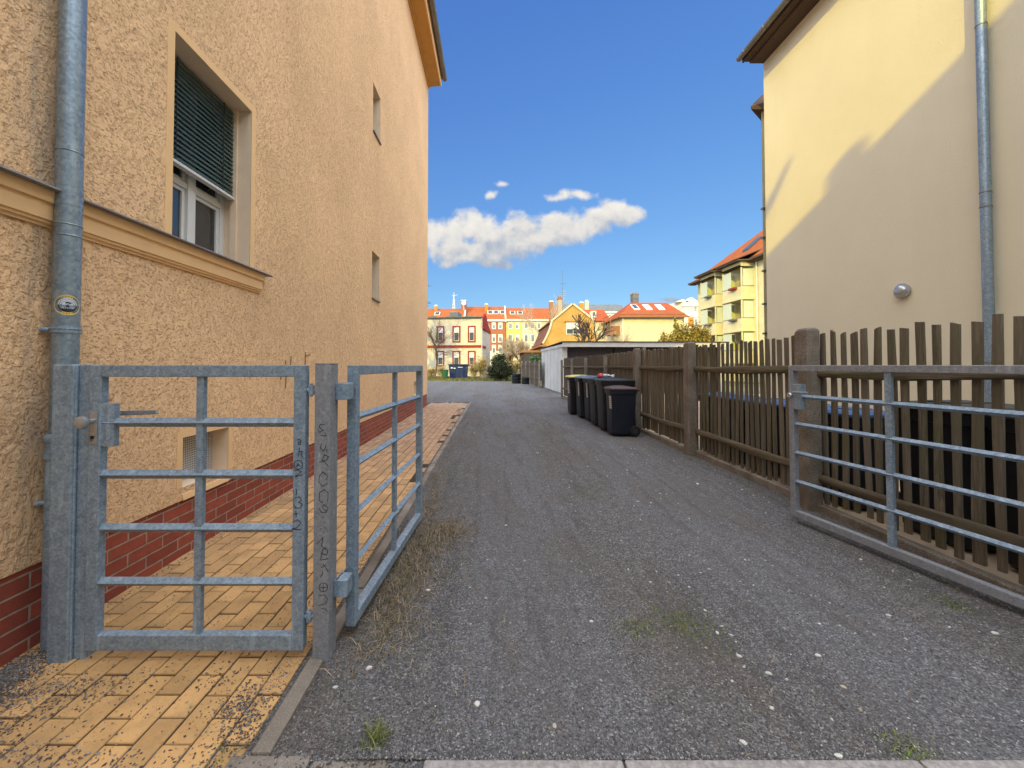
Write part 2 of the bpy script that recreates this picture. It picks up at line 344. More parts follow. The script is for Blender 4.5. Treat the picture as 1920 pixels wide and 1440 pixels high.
# pavers
mb = MB(); PW, PL = .104, .208
def paver(x0, x1, y0, y1, z, col):
    c = .004; n = len(mb.v)
    P = [(x0, y0, -.02), (x1, y0, -.02), (x1, y1, -.02), (x0, y1, -.02), (x0, y0, z-c), (x1, y0, z-c), (x1, y1, z-c), (x0, y1, z-c),
         (x0+c, y0+c, z), (x1-c, y0+c, z), (x1-c, y1-c, z), (x0+c, y1-c, z)]
    mb.v.extend(P); mb.c.extend([(.05, .035, .02)]*4+[tuple(q*.55 for q in col)]*4+[col]*4)
    for q in ((0, 1, 5, 4), (1, 2, 6, 5), (2, 3, 7, 6), (3, 0, 4, 7), (4, 5, 9, 8), (5, 6, 10, 9), (6, 7, 11, 10), (7, 4, 8, 11), (8, 9, 10, 11)): mb.f.append(tuple(n+i for i in q))
R = random.Random(3)
ncol = 13
for i in range(ncol):
    x1 = -.862-i*PW; x0 = x1-PW
    ylim = 14.1-R.random()*.3 - (.25 if i == 0 else 0)
    yy = 1.0+(PL/2 if i % 2 else 0)-PL
    while yy < ylim:
        gpy = .0027
        if not (i == 0 and yy > 4.2 and R.random() < .35) and not(i == 1 and yy > 8 and R.random() < .15):
            t = min(1, max(0, (yy-2.0)/5)); v = .82+.3*R.random()
            a = (.62*v, .365*v, .15*v); b = (.47*v, .30*v, .185*v)
            cc = tuple(a[q]*(1-t)+b[q]*t for q in range(3))
            paver(x0+gpy, x1-gpy, yy+gpy, yy+PL-gpy, .012+R.uniform(-.0025, .0025), cc)
        yy += PL
struct(mb.build('path', 'paver', fix=False))
y = MB(); y.quad((-2.3, .6, .004), (-.8, .6, .004), (-.8, 14.3, .004), (-2.3, 14.3, .004)); struct(y.build('path_bed', 'soil'))
y = MB(); y.quad((-.8605, 1.36, .011), (-.836, 1.36, .011), (-.836, 14.2, .011), (-.8605, 14.2, .011)); struct(y.build('path_edge', 'gravel'))
# kerbs
def kerbstones(name, segs, mat):
    m = MB()
    for (x0, x1, y0, y1, z1) in segs:
        m.box(x0, x1, y0, y1, -.06, z1)
    return struct(m.build(name, mat, bevel=.006))
sg = []; yy = 1.378
while yy < 14.2:
    l = 1.0; sg.append((-.838+R.uniform(-.004, .004), -.775+R.uniform(-.004, .004), yy+.004, min(yy+l, 14.2)-.004, .020+R.uniform(-.004, .004))); yy += l
kerbstones('path_kerb', sg, 'kerb')
kerbstones('old_street_kerb', [(-.90, -.62, 1.31, 1.375, .014), (-.615, -.36, 1.315, 1.372, .010)], 'kerb')
sg = []; xx = -.235
for l in (.68, 1.0, 1.0, 1.0):
    sg.append((xx+.004, xx+l-.004, 1.23, 1.352, .022)); xx += l
kerbstones('street_kerb', sg, 'kerb2')

y = MB(); y.quad((-2.3, 1.18, .0065), (3.2, 1.18, .0065), (3.2, 1.41, .0065), (-2.3, 1.41, .0065)); struct(y.build('kerb_bed', 'gravel'))
# ================================================================ LEFT HOUSE
WX = -2.185; YE = 13.1; YS = -.3; ZT = 10.83
LH = thing('apartment_house', 'tall house in rough beige render with brick plinth, left of the driveway', 'building', (-8, 6.4, 0))
wins = [(2.635, 3.49, 2.22, 3.665), (7.03, 7.5, 2.58, 3.45), (7.03, 7.5, 5.66, 6.56), (2.76, 3.235, .50, .85), (10.9, 11.3, .52, .9)]
m = MB()
holed(m, (WX, YS, .41), (0, 1, 0), (0, 0, 1), (-1, 0, 0), YE-YS, ZT-.41, [(a-YS, b-YS, c-.41, d-.41) for a, b, c, d in wins], .2)
m.quad((WX, YE, .41), (-16, YE, .41), (-16, YE, ZT), (WX, YE, ZT)); m.quad((WX, YS, .41), (WX, YS, ZT), (-16, YS, ZT), (-16, YS, .41)); m.quad((-16, YS, 0), (-16, YS, ZT), (-16, YE, ZT), (-16, YE, 0))
m.build('wall', 'stucco', LH, fix=False)
m = MB(); m.box(-15.99, WX-.012, YS+.01, YE-.01, -.05, .409); m.build('plinth', 'brick', LH)
for q in wins:
    m = MB(); reveal(m, (WX, 0, 0), (0, 1, 0), (0, 0, 1), (-1, 0, 0), q, .30); m.build('window_reveal', 'reveal', LH)
# smooth plaster surrounds
def surround(m, q, w=.045, x=WX+.002):
    a, b, c, d = q
    m.box(x-.004, x, a-w, a, c, d+w); m.box(x-.004, x, b, b+w, c, d+w); m.box(x-.004, x, a, b, d, d+w)
for q_, w_ in zip(wins, (.06, .03, .03, .05)):
    m = MB(); surround(m, q_, w_); m.build('window_surround', 'smooth_render', LH)
# string course under the window
def prof_y(m, prof, y0, y1):   # profile of (x,z) extruded along y
    m.prism([(x, y0, z) for x, z in prof], (0, y1-y0, 0))
m = MB(); prof_y(m, [(WX-.02, 2.035), (WX+.012, 2.035), (WX+.012, 2.048), (WX+.024, 2.052), (WX+.024, 2.064), (WX+.034, 2.068), (WX+.036, 2.145), (WX+.05, 2.15), (WX+.06, 2.205), (WX-.02, 2.205)], YS-.05, 3.63)
m.build('string_course', 'smooth_render', LH)
m = MB(); prof_y(m, [(WX-.10, 2.222), (WX-.10, 2.208), (WX+.062, 2.206), (WX+.082, 2.199), (WX+.090, 2.208), (WX+.082, 2.219), (WX, 2.228)], YS-.05, 3.70)
m.build('sill_flashing', 'zinc_cap', LH, smooth=True)
m = MB(); m.box(-2.47, WX-.10, 2.665, 3.525, 2.19, 2.226); m.build('sill_flashing', 'zinc_cap', LH)
# near window: frame, sashes, panes, blind
a, b, c, d = wins[0]; fx = -2.42
m = MB()
for y0, y1, z0, z1, x in ((a, a+.055, c, d, fx), (b-.055, b, c, d, fx), (a+.055, b-.055, c, c+.055, fx), (a+.055, b-.055, d-.055, d, fx), (3.055, 3.135, c+.055, d-.055, fx+.012), (a+.055, 3.055, 2.755, 2.80, fx+.004), (3.135, b-.055, 2.755, 2.80, fx+.004)):
    m.box(x-.05, x, y0, y1, z0, z1)
for y0, y1 in ((a+.055, 3.055), (3.135, b-.055)):
    for z0, z1 in ((c+.055, 2.755), (2.80, d-.055)):
        t = .03; X0 = fx-.012
        m.box(X0-.03, X0, y0, y0+t, z0, z1); m.box(X0-.03, X0, y1-t, y1, z0, z1); m.box(X0-.03, X0, y0+t, y1-t, z0, z0+t); m.box(X0-.03, X0, y0+t, y1-t, z1-t, z1)
w1 = m.build('window', 'white_frame', LH, bevel=.003, label='white casement window behind the half-lowered blind')
m = MB()
for y0, y1 in ((a+.08, 3.03), (3.16, b-.08)):
    for z0, z1 in ((c+.08, 2.73), (2.825, d-.08)): m.box(fx-.032, fx-.028, y0, y1, z0, z1)
m.build('pane', 'glass', w1)
m = MB(); m.box(-2.36, WX-.12, b-.018, b-.002, c, d); m.build('blind_guide', 'reveal', LH)
m = MB(); nsl = 20
for i in range(nsl):
    z = 2.885+i*.0385; m.hexa([(-2.352, a+.005, z+.037), (-2.336, a+.005, z-.001), (-2.336, b-.022, z-.001), (-2.352, b-.022, z+.037),
                               (-2.350, a+.005, z+.041), (-2.330, a+.005, z+.002), (-2.330, b-.022, z+.002), (-2.350, b-.022, z+.041)])
bl = m.build('roller_blind', 'blind', LH, label='dark green slatted blind lowered halfway')
m = MB(); m.box(-2.365, -2.315, a+.004, b-.02, 2.845, 2.868); m.build('bottom_rail', 'white_frame', bl, bevel=.003)
m = MB()
for yy in (2.83, 3.33):
    m = MB(); m.box(-2.328, -2.325, yy, yy+.006, 2.868, d-.02); m.build('cord', 'black_gap', bl)
# behind the blind: dark room box
m = MB(); m.box(-2.9, -2.475, a-.02, b+.02, c-.02, d+.02); m.build('room', 'dark', LH)
for q in wins[1:3]:
    a, b, c, d = q; m = MB(); m.box(-2.44, -2.40, a, a+.05, c, d); m.box(-2.44, -2.40, b-.05, b, c, d); m.box(-2.44, -2.40, a+.05, b-.05, c, c+.05); m.box(-2.44, -2.40, a+.05, b-.05, d-.05, d)
    w = m.build('window', 'white_frame', LH, label='narrow stairwell window set deep in the rough wall')
    m = MB(); m.box(-2.43, -2.42, a+.05, b-.05, c+.05, d-.05); m.build('pane', 'glass', w)
    m = MB(); m.box(-2.39, WX+.03, a+.004, b-.004, c-.012, c+.012); m.build('sill', 'zinc_cap', w)
# perforated basement vents
for q in (wins[3], wins[4]):
    a, b, c, d = q; xv = -2.315
    m = MB(); ny_, nz_ = (26, 20) if q is wins[3] else (8, 8); dy, dz = (b-a)/ny_, (d-c)/nz_; ly = 0
    for j in range(nz_):
        for i in range(ny_):
            y0, z0 = a+i*dy, c+j*dz+.006; s_ = .26
            hy0, hy1, hz0, hz1 = y0+dy*s_, y0+dy*(1-s_), z0+dz*s_, z0+dz*(1-s_)
            m.quad((xv, y0, z0), (xv, y0+dy, z0), (xv, hy1, hz0), (xv, hy0, hz0)); m.quad((xv, y0+dy, z0), (xv, y0+dy, z0+dz), (xv, hy1, hz1), (xv, hy1, hz0))
            m.quad((xv, y0+dy, z0+dz), (xv, y0, z0+dz), (xv, hy0, hz1), (xv, hy1, hz1)); m.quad((xv, y0, z0+dz), (xv, y0, z0), (xv, hy0, hz0), (xv, hy0, hz1))
    m.build('vent_grille', 'white_panel', LH, fix=False, label='perforated sheet over the basement opening')
    m = MB(); m.box(-2.6, -2.34, a-.02, b+.02, c-.02, d+.02); m.build('vent_shaft', 'dark', LH)
    m = MB(); m.hexa([(-2.34, a, c-.09), (WX+.012, a, c-.09), (WX+.012, b, c-.09), (-2.34, b, c-.09), (-2.34, a, c+.012), (WX+.006, a, c-.05), (WX+.006, b, c-.05), (-2.34, b, c+.012)])
    m.build('vent_sill', 'smooth_render', LH)
# cornice, gutter, roof
m = MB(); prof_y(m, [(WX-.02, ZT-.01), (WX+.03, ZT-.01), (WX+.045, ZT+.03), (WX+.07, ZT+.03), (WX+.085, ZT+.06), (WX+.41, ZT+.09), (WX+.41, ZT+.4), (WX-.02, ZT+.4)], YS, YE+.02)
m.build('cornice', 'orange_render', LH)
m = MB(); m.box(WX+.41, WX+.445, YS, YE+.03, ZT+.06, ZT+.4); m.build('fascia', 'smooth_render', LH)
def gutter(name_parent, x, y0, y1, z, r=.075, mat='galv_dull'):
    m = MB(); n = 10; pr = [(x+r*cos(pi+pi*i/n), z+r*sin(pi+pi*i/n)) for i in range(n+1)]+[(x+(r-.006)*cos(2*pi-pi*i/n), z+(r-.006)*sin(2*pi-pi*i/n)) for i in range(n+1)]
    b = len(m.v); kk = len(pr)
    for yy in (y0, y1): m.v += [(px, yy, pz) for px, pz in pr]
    for i in range(kk): j = (i+1) % kk; m.f.append((b+i, b+j, b+kk+j, b+kk+i))
    for yy in (y0, y1): m.poly([(x+r*cos(pi+pi*i/n), yy, z+r*sin(pi+pi*i/n)) for i in range(n+1)])
    gt = m.build('gutter', mat, name_parent, smooth=True)
    yy = y0+.3
    while yy < y1:
        m = MB()
        m.tube((x-r*.98, yy, z+.005), (x+r, yy, z+.005), .006, n=5)
        for i in range(n):
            m.tube((x+(r+.003)*cos(pi+pi*i/n), yy, z+(r+.003)*sin(pi+pi*i/n)), (x+(r+.003)*cos(pi+pi*(i+1)/n), yy, z+(r+.003)*sin(pi+pi*(i+1)/n)), .007, n=4)
        yy += .7; m.build('bracket', 'zinc_cap', gt)
gutter(LH, -1.625, YS, YE+.03, ZT+.33, .085, 'zinc_cap')
m = MB(); e0, e1 = -1.62, -16.6; rz, zr = ZT+.37, 13.4
A, B, C, D = (e0, YS-.4, rz), (e0, YE+.1, rz), (e1, YE+.1, rz), (e1, YS-.4, rz); R1, R2 = (-9.1, 3.5, zr), (-9.1, 9.2, zr)
m.poly([A, B, R2, R1]); m.poly([B, C, R2]); m.poly([C, D, R1, R2]); m.poly([D, A, R1]); m.poly([D, C, B, A])
m.build('roof', 'tiles_dark', LH)
m = MB()
# thin dry creeper stalks on the wall
CR = []
for pts in ([(546,668),(545,690)], [(536,676),(535,690)], [(573,660),(572,690),(579,706)], [(572,668),(582,664)], [(528,700),(527,712)], [(537,703),(536,728)]):
    m.path([Vector((WX+.008, 0, 0))+Vector((0, *( (lambda q: (q.y, q.z))(W(px, py, (WX+.008)*F/(px-CX))) ))) for px, py in pts], .004, 4)
tag(m.build('dry_creeper', 'bark', None), 'dark dry creeper stalks clinging to the rough wall above the small gate', 'plant')

# ================================================================ DOWNPIPE (left)
DP = thing('downpipe', 'thick zinc downpipe with a round sticker, beside the small gate', 'downpipe', (-2.112, 1.925, 0))
px_, py_ = -2.112, 1.925
m = MB(); m.tube((px_, py_, 1.0), (px_, py_, 10.9), .050, n=28, cap=False); m.tube((px_, py_, 2.15), (px_, py_, 2.23), .0515, n=28); pipe = m.build('pipe', 'zinc', DP, smooth=True)
for z in (2.00, 2.055, 2.42, 3.28, 4.9):
    m = MB(); m.lathe([(.050, -.004), (.0535, 0), (.050, .004)], (px_, py_, z), 28); m.build('seam', 'zinc', pipe, smooth=True)
m = MB(); m.lathe([(.0, -.03), (.057, -.03), (.057, .985), (.062, .99), (.064, 1.005), (.062, 1.02), (.057, 1.025), (.052, 1.03)], (px_-.004, py_, 0), 28); sp = m.build('standpipe', 'galv', DP, smooth=True)
m = MB(); m.lathe([(.058, -.02), (.0635, -.018), (.0635, .018), (.058, .02)], (px_-.004, py_, .93), 28); m.build('collar', 'galv', sp, smooth=True)
def clamp(z, par):
    m = MB(); m.lathe([(.050, -.016), (.055, -.015), (.055, .015), (.050, .016)], (px_, py_, z), 28); m.lathe([(.053, -.004), (.059, 0), (.053, .004)], (px_, py_, z+.004), 28)
    m.box(px_-.085, px_-.045, py_-.006, py_+.002, z-.012, z+.012); m.tube((px_-.062, py_-.02, z), (px_-.062, py_+.014, z), .008, n=8); m.tube((px_-.07, py_-.05, z), (px_-.04, py_-.035, z), .011, n=8); m.tube((px_-.055, py_-.06, z-.004), (px_-.055, py_-.035, z-.004), .007, n=8)
    m.build('clamp', 'galv', par, smooth=True)
clamp(1.535, DP); clamp(.70, DP); clamp(3.9, DP)
# sticker on the pipe (curved)
def onpipe(th, z, r=.0508): return (px_+r*cos(th), py_+r*sin(th), z)
th0 = -.66; zc = 1.655; rr = .050
def patch(name, r0, r1, a0, a1, mat, par, roff, n=28):
    m = MB()
    for i in range(n):
        t0, t1 = a0+(a1-a0)*i/n, a0+(a1-a0)*(i+1)/n
        P = []
        for (r_, t) in ((r0, t0), (r1, t0), (r1, t1), (r0, t1)): P.append(onpipe(th0+r_*cos(t)/.0508, zc+r_*sin(t), roff))
        m.quad(*P)
    return m.build(name, mat, par, fix=False)
stk = patch('sticker', .0, .050, 0, 2*pi, 'st_yellow', DP, .0507, 40)
stk['label'] = 'round yellow and black sticker with a white wheel emblem'
patch('emblem', .0, .035, 0, pi, 'st_blue', stk, .0510); patch('emblem', .0, .035, pi, 2*pi, 'st_black', stk, .0510)
patch('emblem', .022, .027, .1, pi-.1, 'st_white', stk, .0512); patch('emblem', .031, .034, .0, pi, 'st_white', stk, .0512); patch('emblem', .0, .019, .0, pi, 'st_white', stk, .0512); patch('emblem', .004, .016, .5, 2.2, 'st_black', stk, .0514); patch('emblem', .0, .010, .3, 2.6, 'st_blue', stk, .0516)
m = MB()
for i in range(26):
    t = 2*pi*i/26
    if i in (0, 13): continue
    for dr, dt in ((.0, 0), (.0, .07)):
        r0, r1 = (.0385, .0455) if (i*7+int(dt*100)) % 3 else (.0395, .043)
        P = [onpipe(th0+r_*cos(q)/.0508, zc+r_*sin(q), .0511) for r_, q in ((r0, t+dt), (r1, t+dt), (r1, t+dt+.035), (r0, t+dt+.035))]; m.quad(*P)
for i in range(6):
    s0 = -.017+i*.006; P = [onpipe(th0+x/.0508, z, .0513) for x, z in ((s0, zc-.018), (s0+.0028, zc-.018), (s0+.0028, zc-.011), (s0, zc-.011))]; 
m.build('lettering', 'st_black', stk, fix=False)
m = MB()
for i in range(7):
    s0 = -.019+i*.0058
    for x0, x1, z0, z1 in (((0, .0012, 0, .008), (.0012, .004, 0, .0013)) if i % 2 else ((0, .0012, 0, .008), (.0012, .004, .0067, .008), (.0012, .004, .003, .0043))):
        m.quad(*[onpipe(th0+x/.0508, z, .0513) for x, z in ((s0+x0, zc-.018+z0), (s0+x1, zc-.018+z0), (s0+x1, zc-.018+z1), (s0+x0, zc-.018+z1))])
m.build('lettering', 'st_white', stk, fix=False)

# ================================================================ GATES
def diamond(m, p0, p1, s=.015):
    m.tube(p0, p1, s*1.38, s*1.38, 4, True, 0)
ZB = (1.095, .855, .608, .362); Z0, Z1 = .06, 1.362
def frame_x(m, x0, x1, y0, y1, wl=.055, wt=.055, wb=.07):
    m.box(x0, x0+wl, y0, y1, Z0, Z1); m.box(x1-wl, x1, y0, y1, Z0, Z1); m.box(x0+wl, x1-wl, y0, y1, Z1-wt, Z1); m.box(x0+wl, x1-wl, y0, y1, Z0, Z0+wb)
GX0, GX1, GY = -1.862, -.862, 1.80
SG = thing('garden_gate', 'small closed galvanised gate with five rows of openings across the paved path', 'gate', (GX0, GY, 0))
m = MB(); frame_x(m, GX0, GX1, GY, GY+.04); m.build('frame', 'galv', SG, bevel=.004)
ym = GY+.022
for z in ZB:
    m = MB(); m.box(GX0+.052, GX1-.052, ym-.001, ym+.001, z-.001, z+.001); m.v = []; m.f = []
    a_, b_ = Vector((GX0+.05, ym, z)), Vector((GX1-.05, ym, z)); s = .021
    for p, q in ((a_, b_),):
        n = len(m.v); m.v += [tuple(p+Vector((0, 0, s))), tuple(p+Vector((0, -s, 0))), tuple(p-Vector((0, 0, s))), tuple(p+Vector((0, s, 0))), tuple(q+Vector((0, 0, s))), tuple(q+Vector((0, -s, 0))), tuple(q-Vector((0, 0, s))), tuple(q+Vector((0, s, 0)))]
        for f in ((0, 1, 5, 4), (1, 2, 6, 5), (2, 3, 7, 6), (3, 0, 4, 7)): m.f.append(tuple(n+i for i in f))
    m.build('bar', 'galv', SG)
m = MB(); xm = W(371, 800, GY).x; m.box(xm-.0165, xm+.0165, ym-.012, ym+.012, Z0+.07, Z1-.055); m.build('upright', 'galv', SG)
m = MB(); m.box(GX0+.05, GX0+.112, GY+.004, GY+.036, .985, 1.185); lk = m.build('lock_case', 'galv', SG, bevel=.003)
m = MB(); m.box(GX0+.012, GX0+.046, GY-.006, GY-.0005, 1.0, 1.145); m.build('plate', 'steel', lk, bevel=.002)
m = MB(); m.lathe([(.012, 0), (.012, -.03), (.024, -.036), (.030, -.046), (.028, -.058), (.018, -.064), (.004, -.066)], (GX0+.026, GY-.004, 1.105), 20, 'Y'); m.build('knob', 'steel', lk, smooth=True)
m = MB(); m.lathe([(.008, 0), (.008, -.004)], (GX0+.026, GY-.006, 1.03), 12, 'Y'); m.box(GX0+.024, GX0+.028, GY-.012, GY-.010, 1.012, 1.032); m.build('keyhole', 'ink', lk)
m = MB(); m.tube((GX0+.085, GY+.036, 1.13), (GX0+.085, GY+.075, 1.13), .009); m.hexa([(GX0+.08, GY+.066, 1.120), (GX0+.26, GY+.066, 1.127), (GX0+.26, GY+.078, 1.127), (GX0+.08, GY+.078, 1.120), (GX0+.08, GY+.066, 1.143), (GX0+.25, GY+.066, 1.146), (GX0+.25, GY+.078, 1.146), (GX0+.08, GY+.078, 1.143)]); m.build('handle', 'galv_dull', lk, bevel=.003)
for z in (1.245, .205):
    m = MB(); m.tube((GX1, GY+.02, z), (GX1+.012, GY+.02, z), .011); m.tube((GX1+.018, GY+.02, z-.022), (GX1+.018, GY+.02, z+.022), .014, n=12); m.tube((GX1+.018, GY+.02, z-.03), (GX1+.018, GY+.02, z+.03), .007); m.tube((GX1+.02, GY+.02, z), (GX1+.037, GY+.02, z), .008); m.build('hinge', 'galv', SG, smooth=True)
def ribbon(m, pts, w, y, ox=540, oy=780, sc=3.13):
    P = [W(ox+a/sc, oy+b/sc, y) for a, b in pts]
    for p, q in zip(P[:-1], P[1:]):
        d = (q-p); d.y = 0
        if d.length < 1e-6: continue
        d.normalize(); e = Vector((-d.z, 0, d.x))*w; x = d*w*.7
        m.quad(p-x-e, q+x-e, q+x+e, p-x+e)
def ring(cx, cy, r, n=14): return [(cx+r*cos(2*pi*i/n), cy+r*1.05*sin(2*pi*i/n)) for i in range(n+1)]
m = MB()
for s_ in ([(52,142),(66,136),(78,148),(72,168),(58,166),(60,152),(72,154)], [(66,188),(64,214),(60,238)], [(63,212),(84,206),(78,226),(86,242)], ring(60,287,25), [(48,300),(60,280),(70,294)], [(52,292),(66,290)],
           [(38,322),(58,316),(78,328),(56,346),(42,356),(84,346)], [(62,380),(64,384)], [(30,438),(32,446)], [(46,428),(50,446),(48,462)],
           [(36,482),(66,474),(80,494),(60,506),(84,518),(74,540),(46,540),(32,518)], [(32,576),(58,572)], [(46,560),(48,590)], [(30,622),(56,608),(76,628),(50,656),(22,664),(76,668)]):
    ribbon(m, s_, .0016, GY-.0012)
m.build('marker_scrawl', 'ink', SG, fix=False, label='black marker digits written down the gate stile')
# wall-side gate post
GP = thing('gate_post', 'wide folded galvanised post between the downpipe and the small gate', 'post', (-1.94, 1.83, 0))
m = MB(); m.box(-2.022, -1.925, 1.79, 1.90, -.02, 1.365); m.build('post_body', 'galv', GP, bevel=.006)
m = MB(); m.box(-1.925, -1.870, 1.815, 1.875, -.02, 1.364); m.box(-1.905, -1.866, 1.865, 1.885, .0, 1.362); m.build('stop_strip', 'galv', GP, bevel=.004)
m = MB(); m.tube((-1.925, 1.806, .01), (-1.925, 1.806, 1.36), .005, n=6); m.tube((-1.868, 1.83, .01), (-1.868, 1.83, 1.36), .002, n=6); m.build('weld_seam', 'galv', GP)
# middle post
MP = thing('gate_post', 'free-standing square post with marker scrawl between the small gate and the open leaf', 'post', (-.79, 1.86, 0))
m = MB(); m.box(-.825, -.752, 1.81, 1.905, -.03, 1.368); m.build('post_body', 'galv_dull', MP, bevel=.005)
m = MB(); m.box(-.826, -.751, 1.809, 1.906, 1.366, 1.370); m.build('cap', 'galv', MP)
m = MB()
for s_ in ([(214,52),(190,48),(182,66),(206,84),(182,96),(176,80)], [(216,96),(226,118),(190,112)], [(196,164),(190,188),(206,206),(220,186),(222,170)], [(226,196),(228,216)], [(214,226),(200,262)], [(212,228),(238,238),(226,258),(184,272)], [(206,262),(238,296)],
           [(206,328),(184,352),(180,384),(200,412),(230,396)], [(208,330),(232,352),(226,376)], [(186,446),(182,498),(204,508)], [(186,448),(214,432),(236,452),(232,500)], [(182,540),(196,566),(222,566),(236,540),(210,520),(200,536),(226,560)],
           [(204,588),(206,596)], [(216,622),(218,630)], [(190,664),(196,660)], [(220,652),(222,660)],
           [(170,750),(206,712),(196,764),(222,776)], ring(216,796,17), [(196,806),(192,846),(236,836)], [(206,866),(236,914)], [(196,890),(222,872)], [(190,946),(204,926),(202,908)],
           ring(207,1006,25), [(190,1006),(226,1006)], [(207,988),(207,1028)], [(180,1056),(214,1050),(232,1076),(220,1100),(182,1112)], [(196,1130),(222,1134),(232,1148)], [(206,1150),(210,1156)]):
    ribbon(m, s_, .0014, 1.8088)
m.build('marker_scrawl', 'ink', MP, fix=False, label='black marker letters running down the post')
# driveway leaves: built along local +x from the hinge
def leaf(name, label, hinge, tip, hinge_sign, lockside):
    d = Vector(tip)-Vector(hinge); L = d.length; T = thing(name, label, 'gate', (0, 0, 0)); 
    def bx(x0, x1, y0, y1, z0, z1): m.box(x0, x1, y0, y1, z0, z1)
    m = MB(); t = .025; wl = .045
    bx(0, wl, -t, t, Z0, Z1); bx(L-wl, L, -t, t, Z0, Z1); bx(wl, L-wl, -t, t, Z1-.05, Z1); bx(wl, L-wl, -t, t, Z0, Z0+.055); m.build('frame', 'galv' if hinge[0] < 0 else 'galv_dull', T, bevel=.004)
    for z in ZB:
        m = MB(); a_, b_ = Vector((wl-.005, 0, z)), Vector((L-wl+.005, 0, z)); s = .019
        n = 0; m.v += [tuple(p+e) for p in (a_, b_) for e in (Vector((0, 0, s)), Vector((0, -s, 0)), Vector((0, 0, -s)), Vector((0, s, 0)))]
        for f in ((0, 1, 5, 4), (1, 2, 6, 5), (2, 3, 7, 6), (3, 0, 4, 7)): m.f.append(f)
        m.build('bar', 'galv', T)
    m = MB(); bx(L/2-.02, L/2+.02, -.012, .012, Z0+.055, Z1-.05); m.build('upright', 'galv', T)
    for z in (1.235, .30):
        m = MB(); bx(-.045, .005, -.032, .032, z-.045, z+.045) if False else m.box(-.10*1, .03, t, t+.006, z-.04, z+.04) if hinge_sign > 0 else m.box(-.10, .03, -t-.006, -t, z-.04, z+.04)
        m.build('hinge_plate', 'galv', T)
    if lockside:
        m = MB(); m.box(L-.045-.07, L-.045+.002, -t-.004, t+.004, .985, 1.20); lk = m.build('lock_case', 'galv', T, bevel=.003)
        m = MB(); m.lathe([(.020, 0), (.024, .012), (.018, .02), (.006, .02)], (L-.02, lockside*(t+.002), 1.10), 18, 'Y')
        m.build('lock_rosette', 'steel', lk, smooth=True)
        m = MB(); m.tube((L-.08, t, 1.13), (L-.08, t+.05, 1.13), .008); m.tube((L-.08, t+.045, 1.13), (L-.21, t+.045, 1.135), .009); m.build('handle', 'galv_dull', lk, smooth=True)
    m = MB(); m.tube((L-.03, 0, -.01 if hinge[0] > 0 else .02), (L-.03, 0, Z0+.01), .012); m.build('drop_bolt', 'galv', T)
    T.location = hinge; T.rotation_euler = (0, 0, atan2(d.y, d.x)); return T
leaf('driveway_gate', 'open galvanised gate leaf swung inward beside the paved path', (-.708, 1.965, 0), (-.622, 3.36, 0), 1, 0)
leaf('driveway_gate', 'open galvanised gate leaf swung back against the wooden picket fence', (2.875, 1.98, 0), (2.618, 3.42, 0), -1, 1)
# short hinge brackets of the left leaf on the middle post
for z, nm in ((1.235, 'upper'), (.30, 'lower')):
    m = MB(); m.box(-.752, -.69, 1.868, 1.945, z-.04, z+.04); o = m.build('hinge_bracket', 'galv', MP, bevel=.003)
RP = thing('gate_post', 'square galvanised post carrying the leaf by the picket fence', 'post', (2.93, 1.85, 0))
m = MB(); m.box(2.88, 2.98, 1.80, 1.90, -.02, 1.37); m.build('post_body', 'galv_dull', RP, bevel=.005)
for z in (1.235, .30):
    m = MB(); m.box(2.86, 2.92, 1.90, 1.985, z-.04, z+.04); m.build('hinge_bracket', 'galv', RP)

# ================================================================ PICKET FENCE
FX = 3.07
PF = thing('picket_fence', 'long weathered brown picket fence with concrete posts along the right of the driveway', 'fence', (FX, 9, 0))
posts = [1.45, 3.70, 5.90, 8.05, 10.3, 12.45, 14.6, 16.75]
R = random.Random(11)
def picket(m, y, w, z0, z1, x=FX, th=.018):
    # hand-split picket: slightly crooked outline, uneven top
    nseg = 5; tl = R.uniform(-.012, .012); ph = R.uniform(0, 6); L = []; Rr = []
    for i in range(nseg+1):
        t = i/nseg; z = z0+(z1-z0)*t; dx = tl*(t-.5)*2+.006*sin(ph+4*t); ww = w*(1+.14*sin(ph*2+5*t))*(.94 if i == nseg else 1)
        L.append((y+dx-ww/2, z)); Rr.append((y+dx+ww/2, z))
    tz = R.uniform(-.014, .014); L[-1] = (L[-1][0], L[-1][1]+tz); Rr[-1] = (Rr[-1][0], Rr[-1][1]-tz)
    bx_ = R.uniform(-.004, .004)
    for i in range(nseg):
        (a0, za), (b0, zb) = L[i], Rr[i]; (a1, zc_), (b1, zd) = L[i+1], Rr[i+1]
        n = len(m.v)
        m.v += [(x+bx_, a0, za), (x+bx_-.004, (a0+b0)/2, za), (x+bx_, b0, zb), (x+bx_+th, b0, zb), (x+bx_+th, a0, za), (x+bx_, a1, zc_), (x+bx_-.004, (a1+b1)/2, (zc_+zd)/2), (x+bx_, b1, zd), (x+bx_+th, b1, zd), (x+bx_+th, a1, zc_)]
        for q in ((0, 1, 6, 5), (1, 2, 7, 6), (2, 3, 8, 7), (3, 4, 9, 8), (4, 0, 5, 9)): m.f.append(tuple(n+k_ for k_ in q))
        if i == nseg-1: m.f.append((n+5, n+6, n+7, n+8, n+9))
        if i == 0: m.f.append((n+4, n+3, n+2, n+1, n+0))
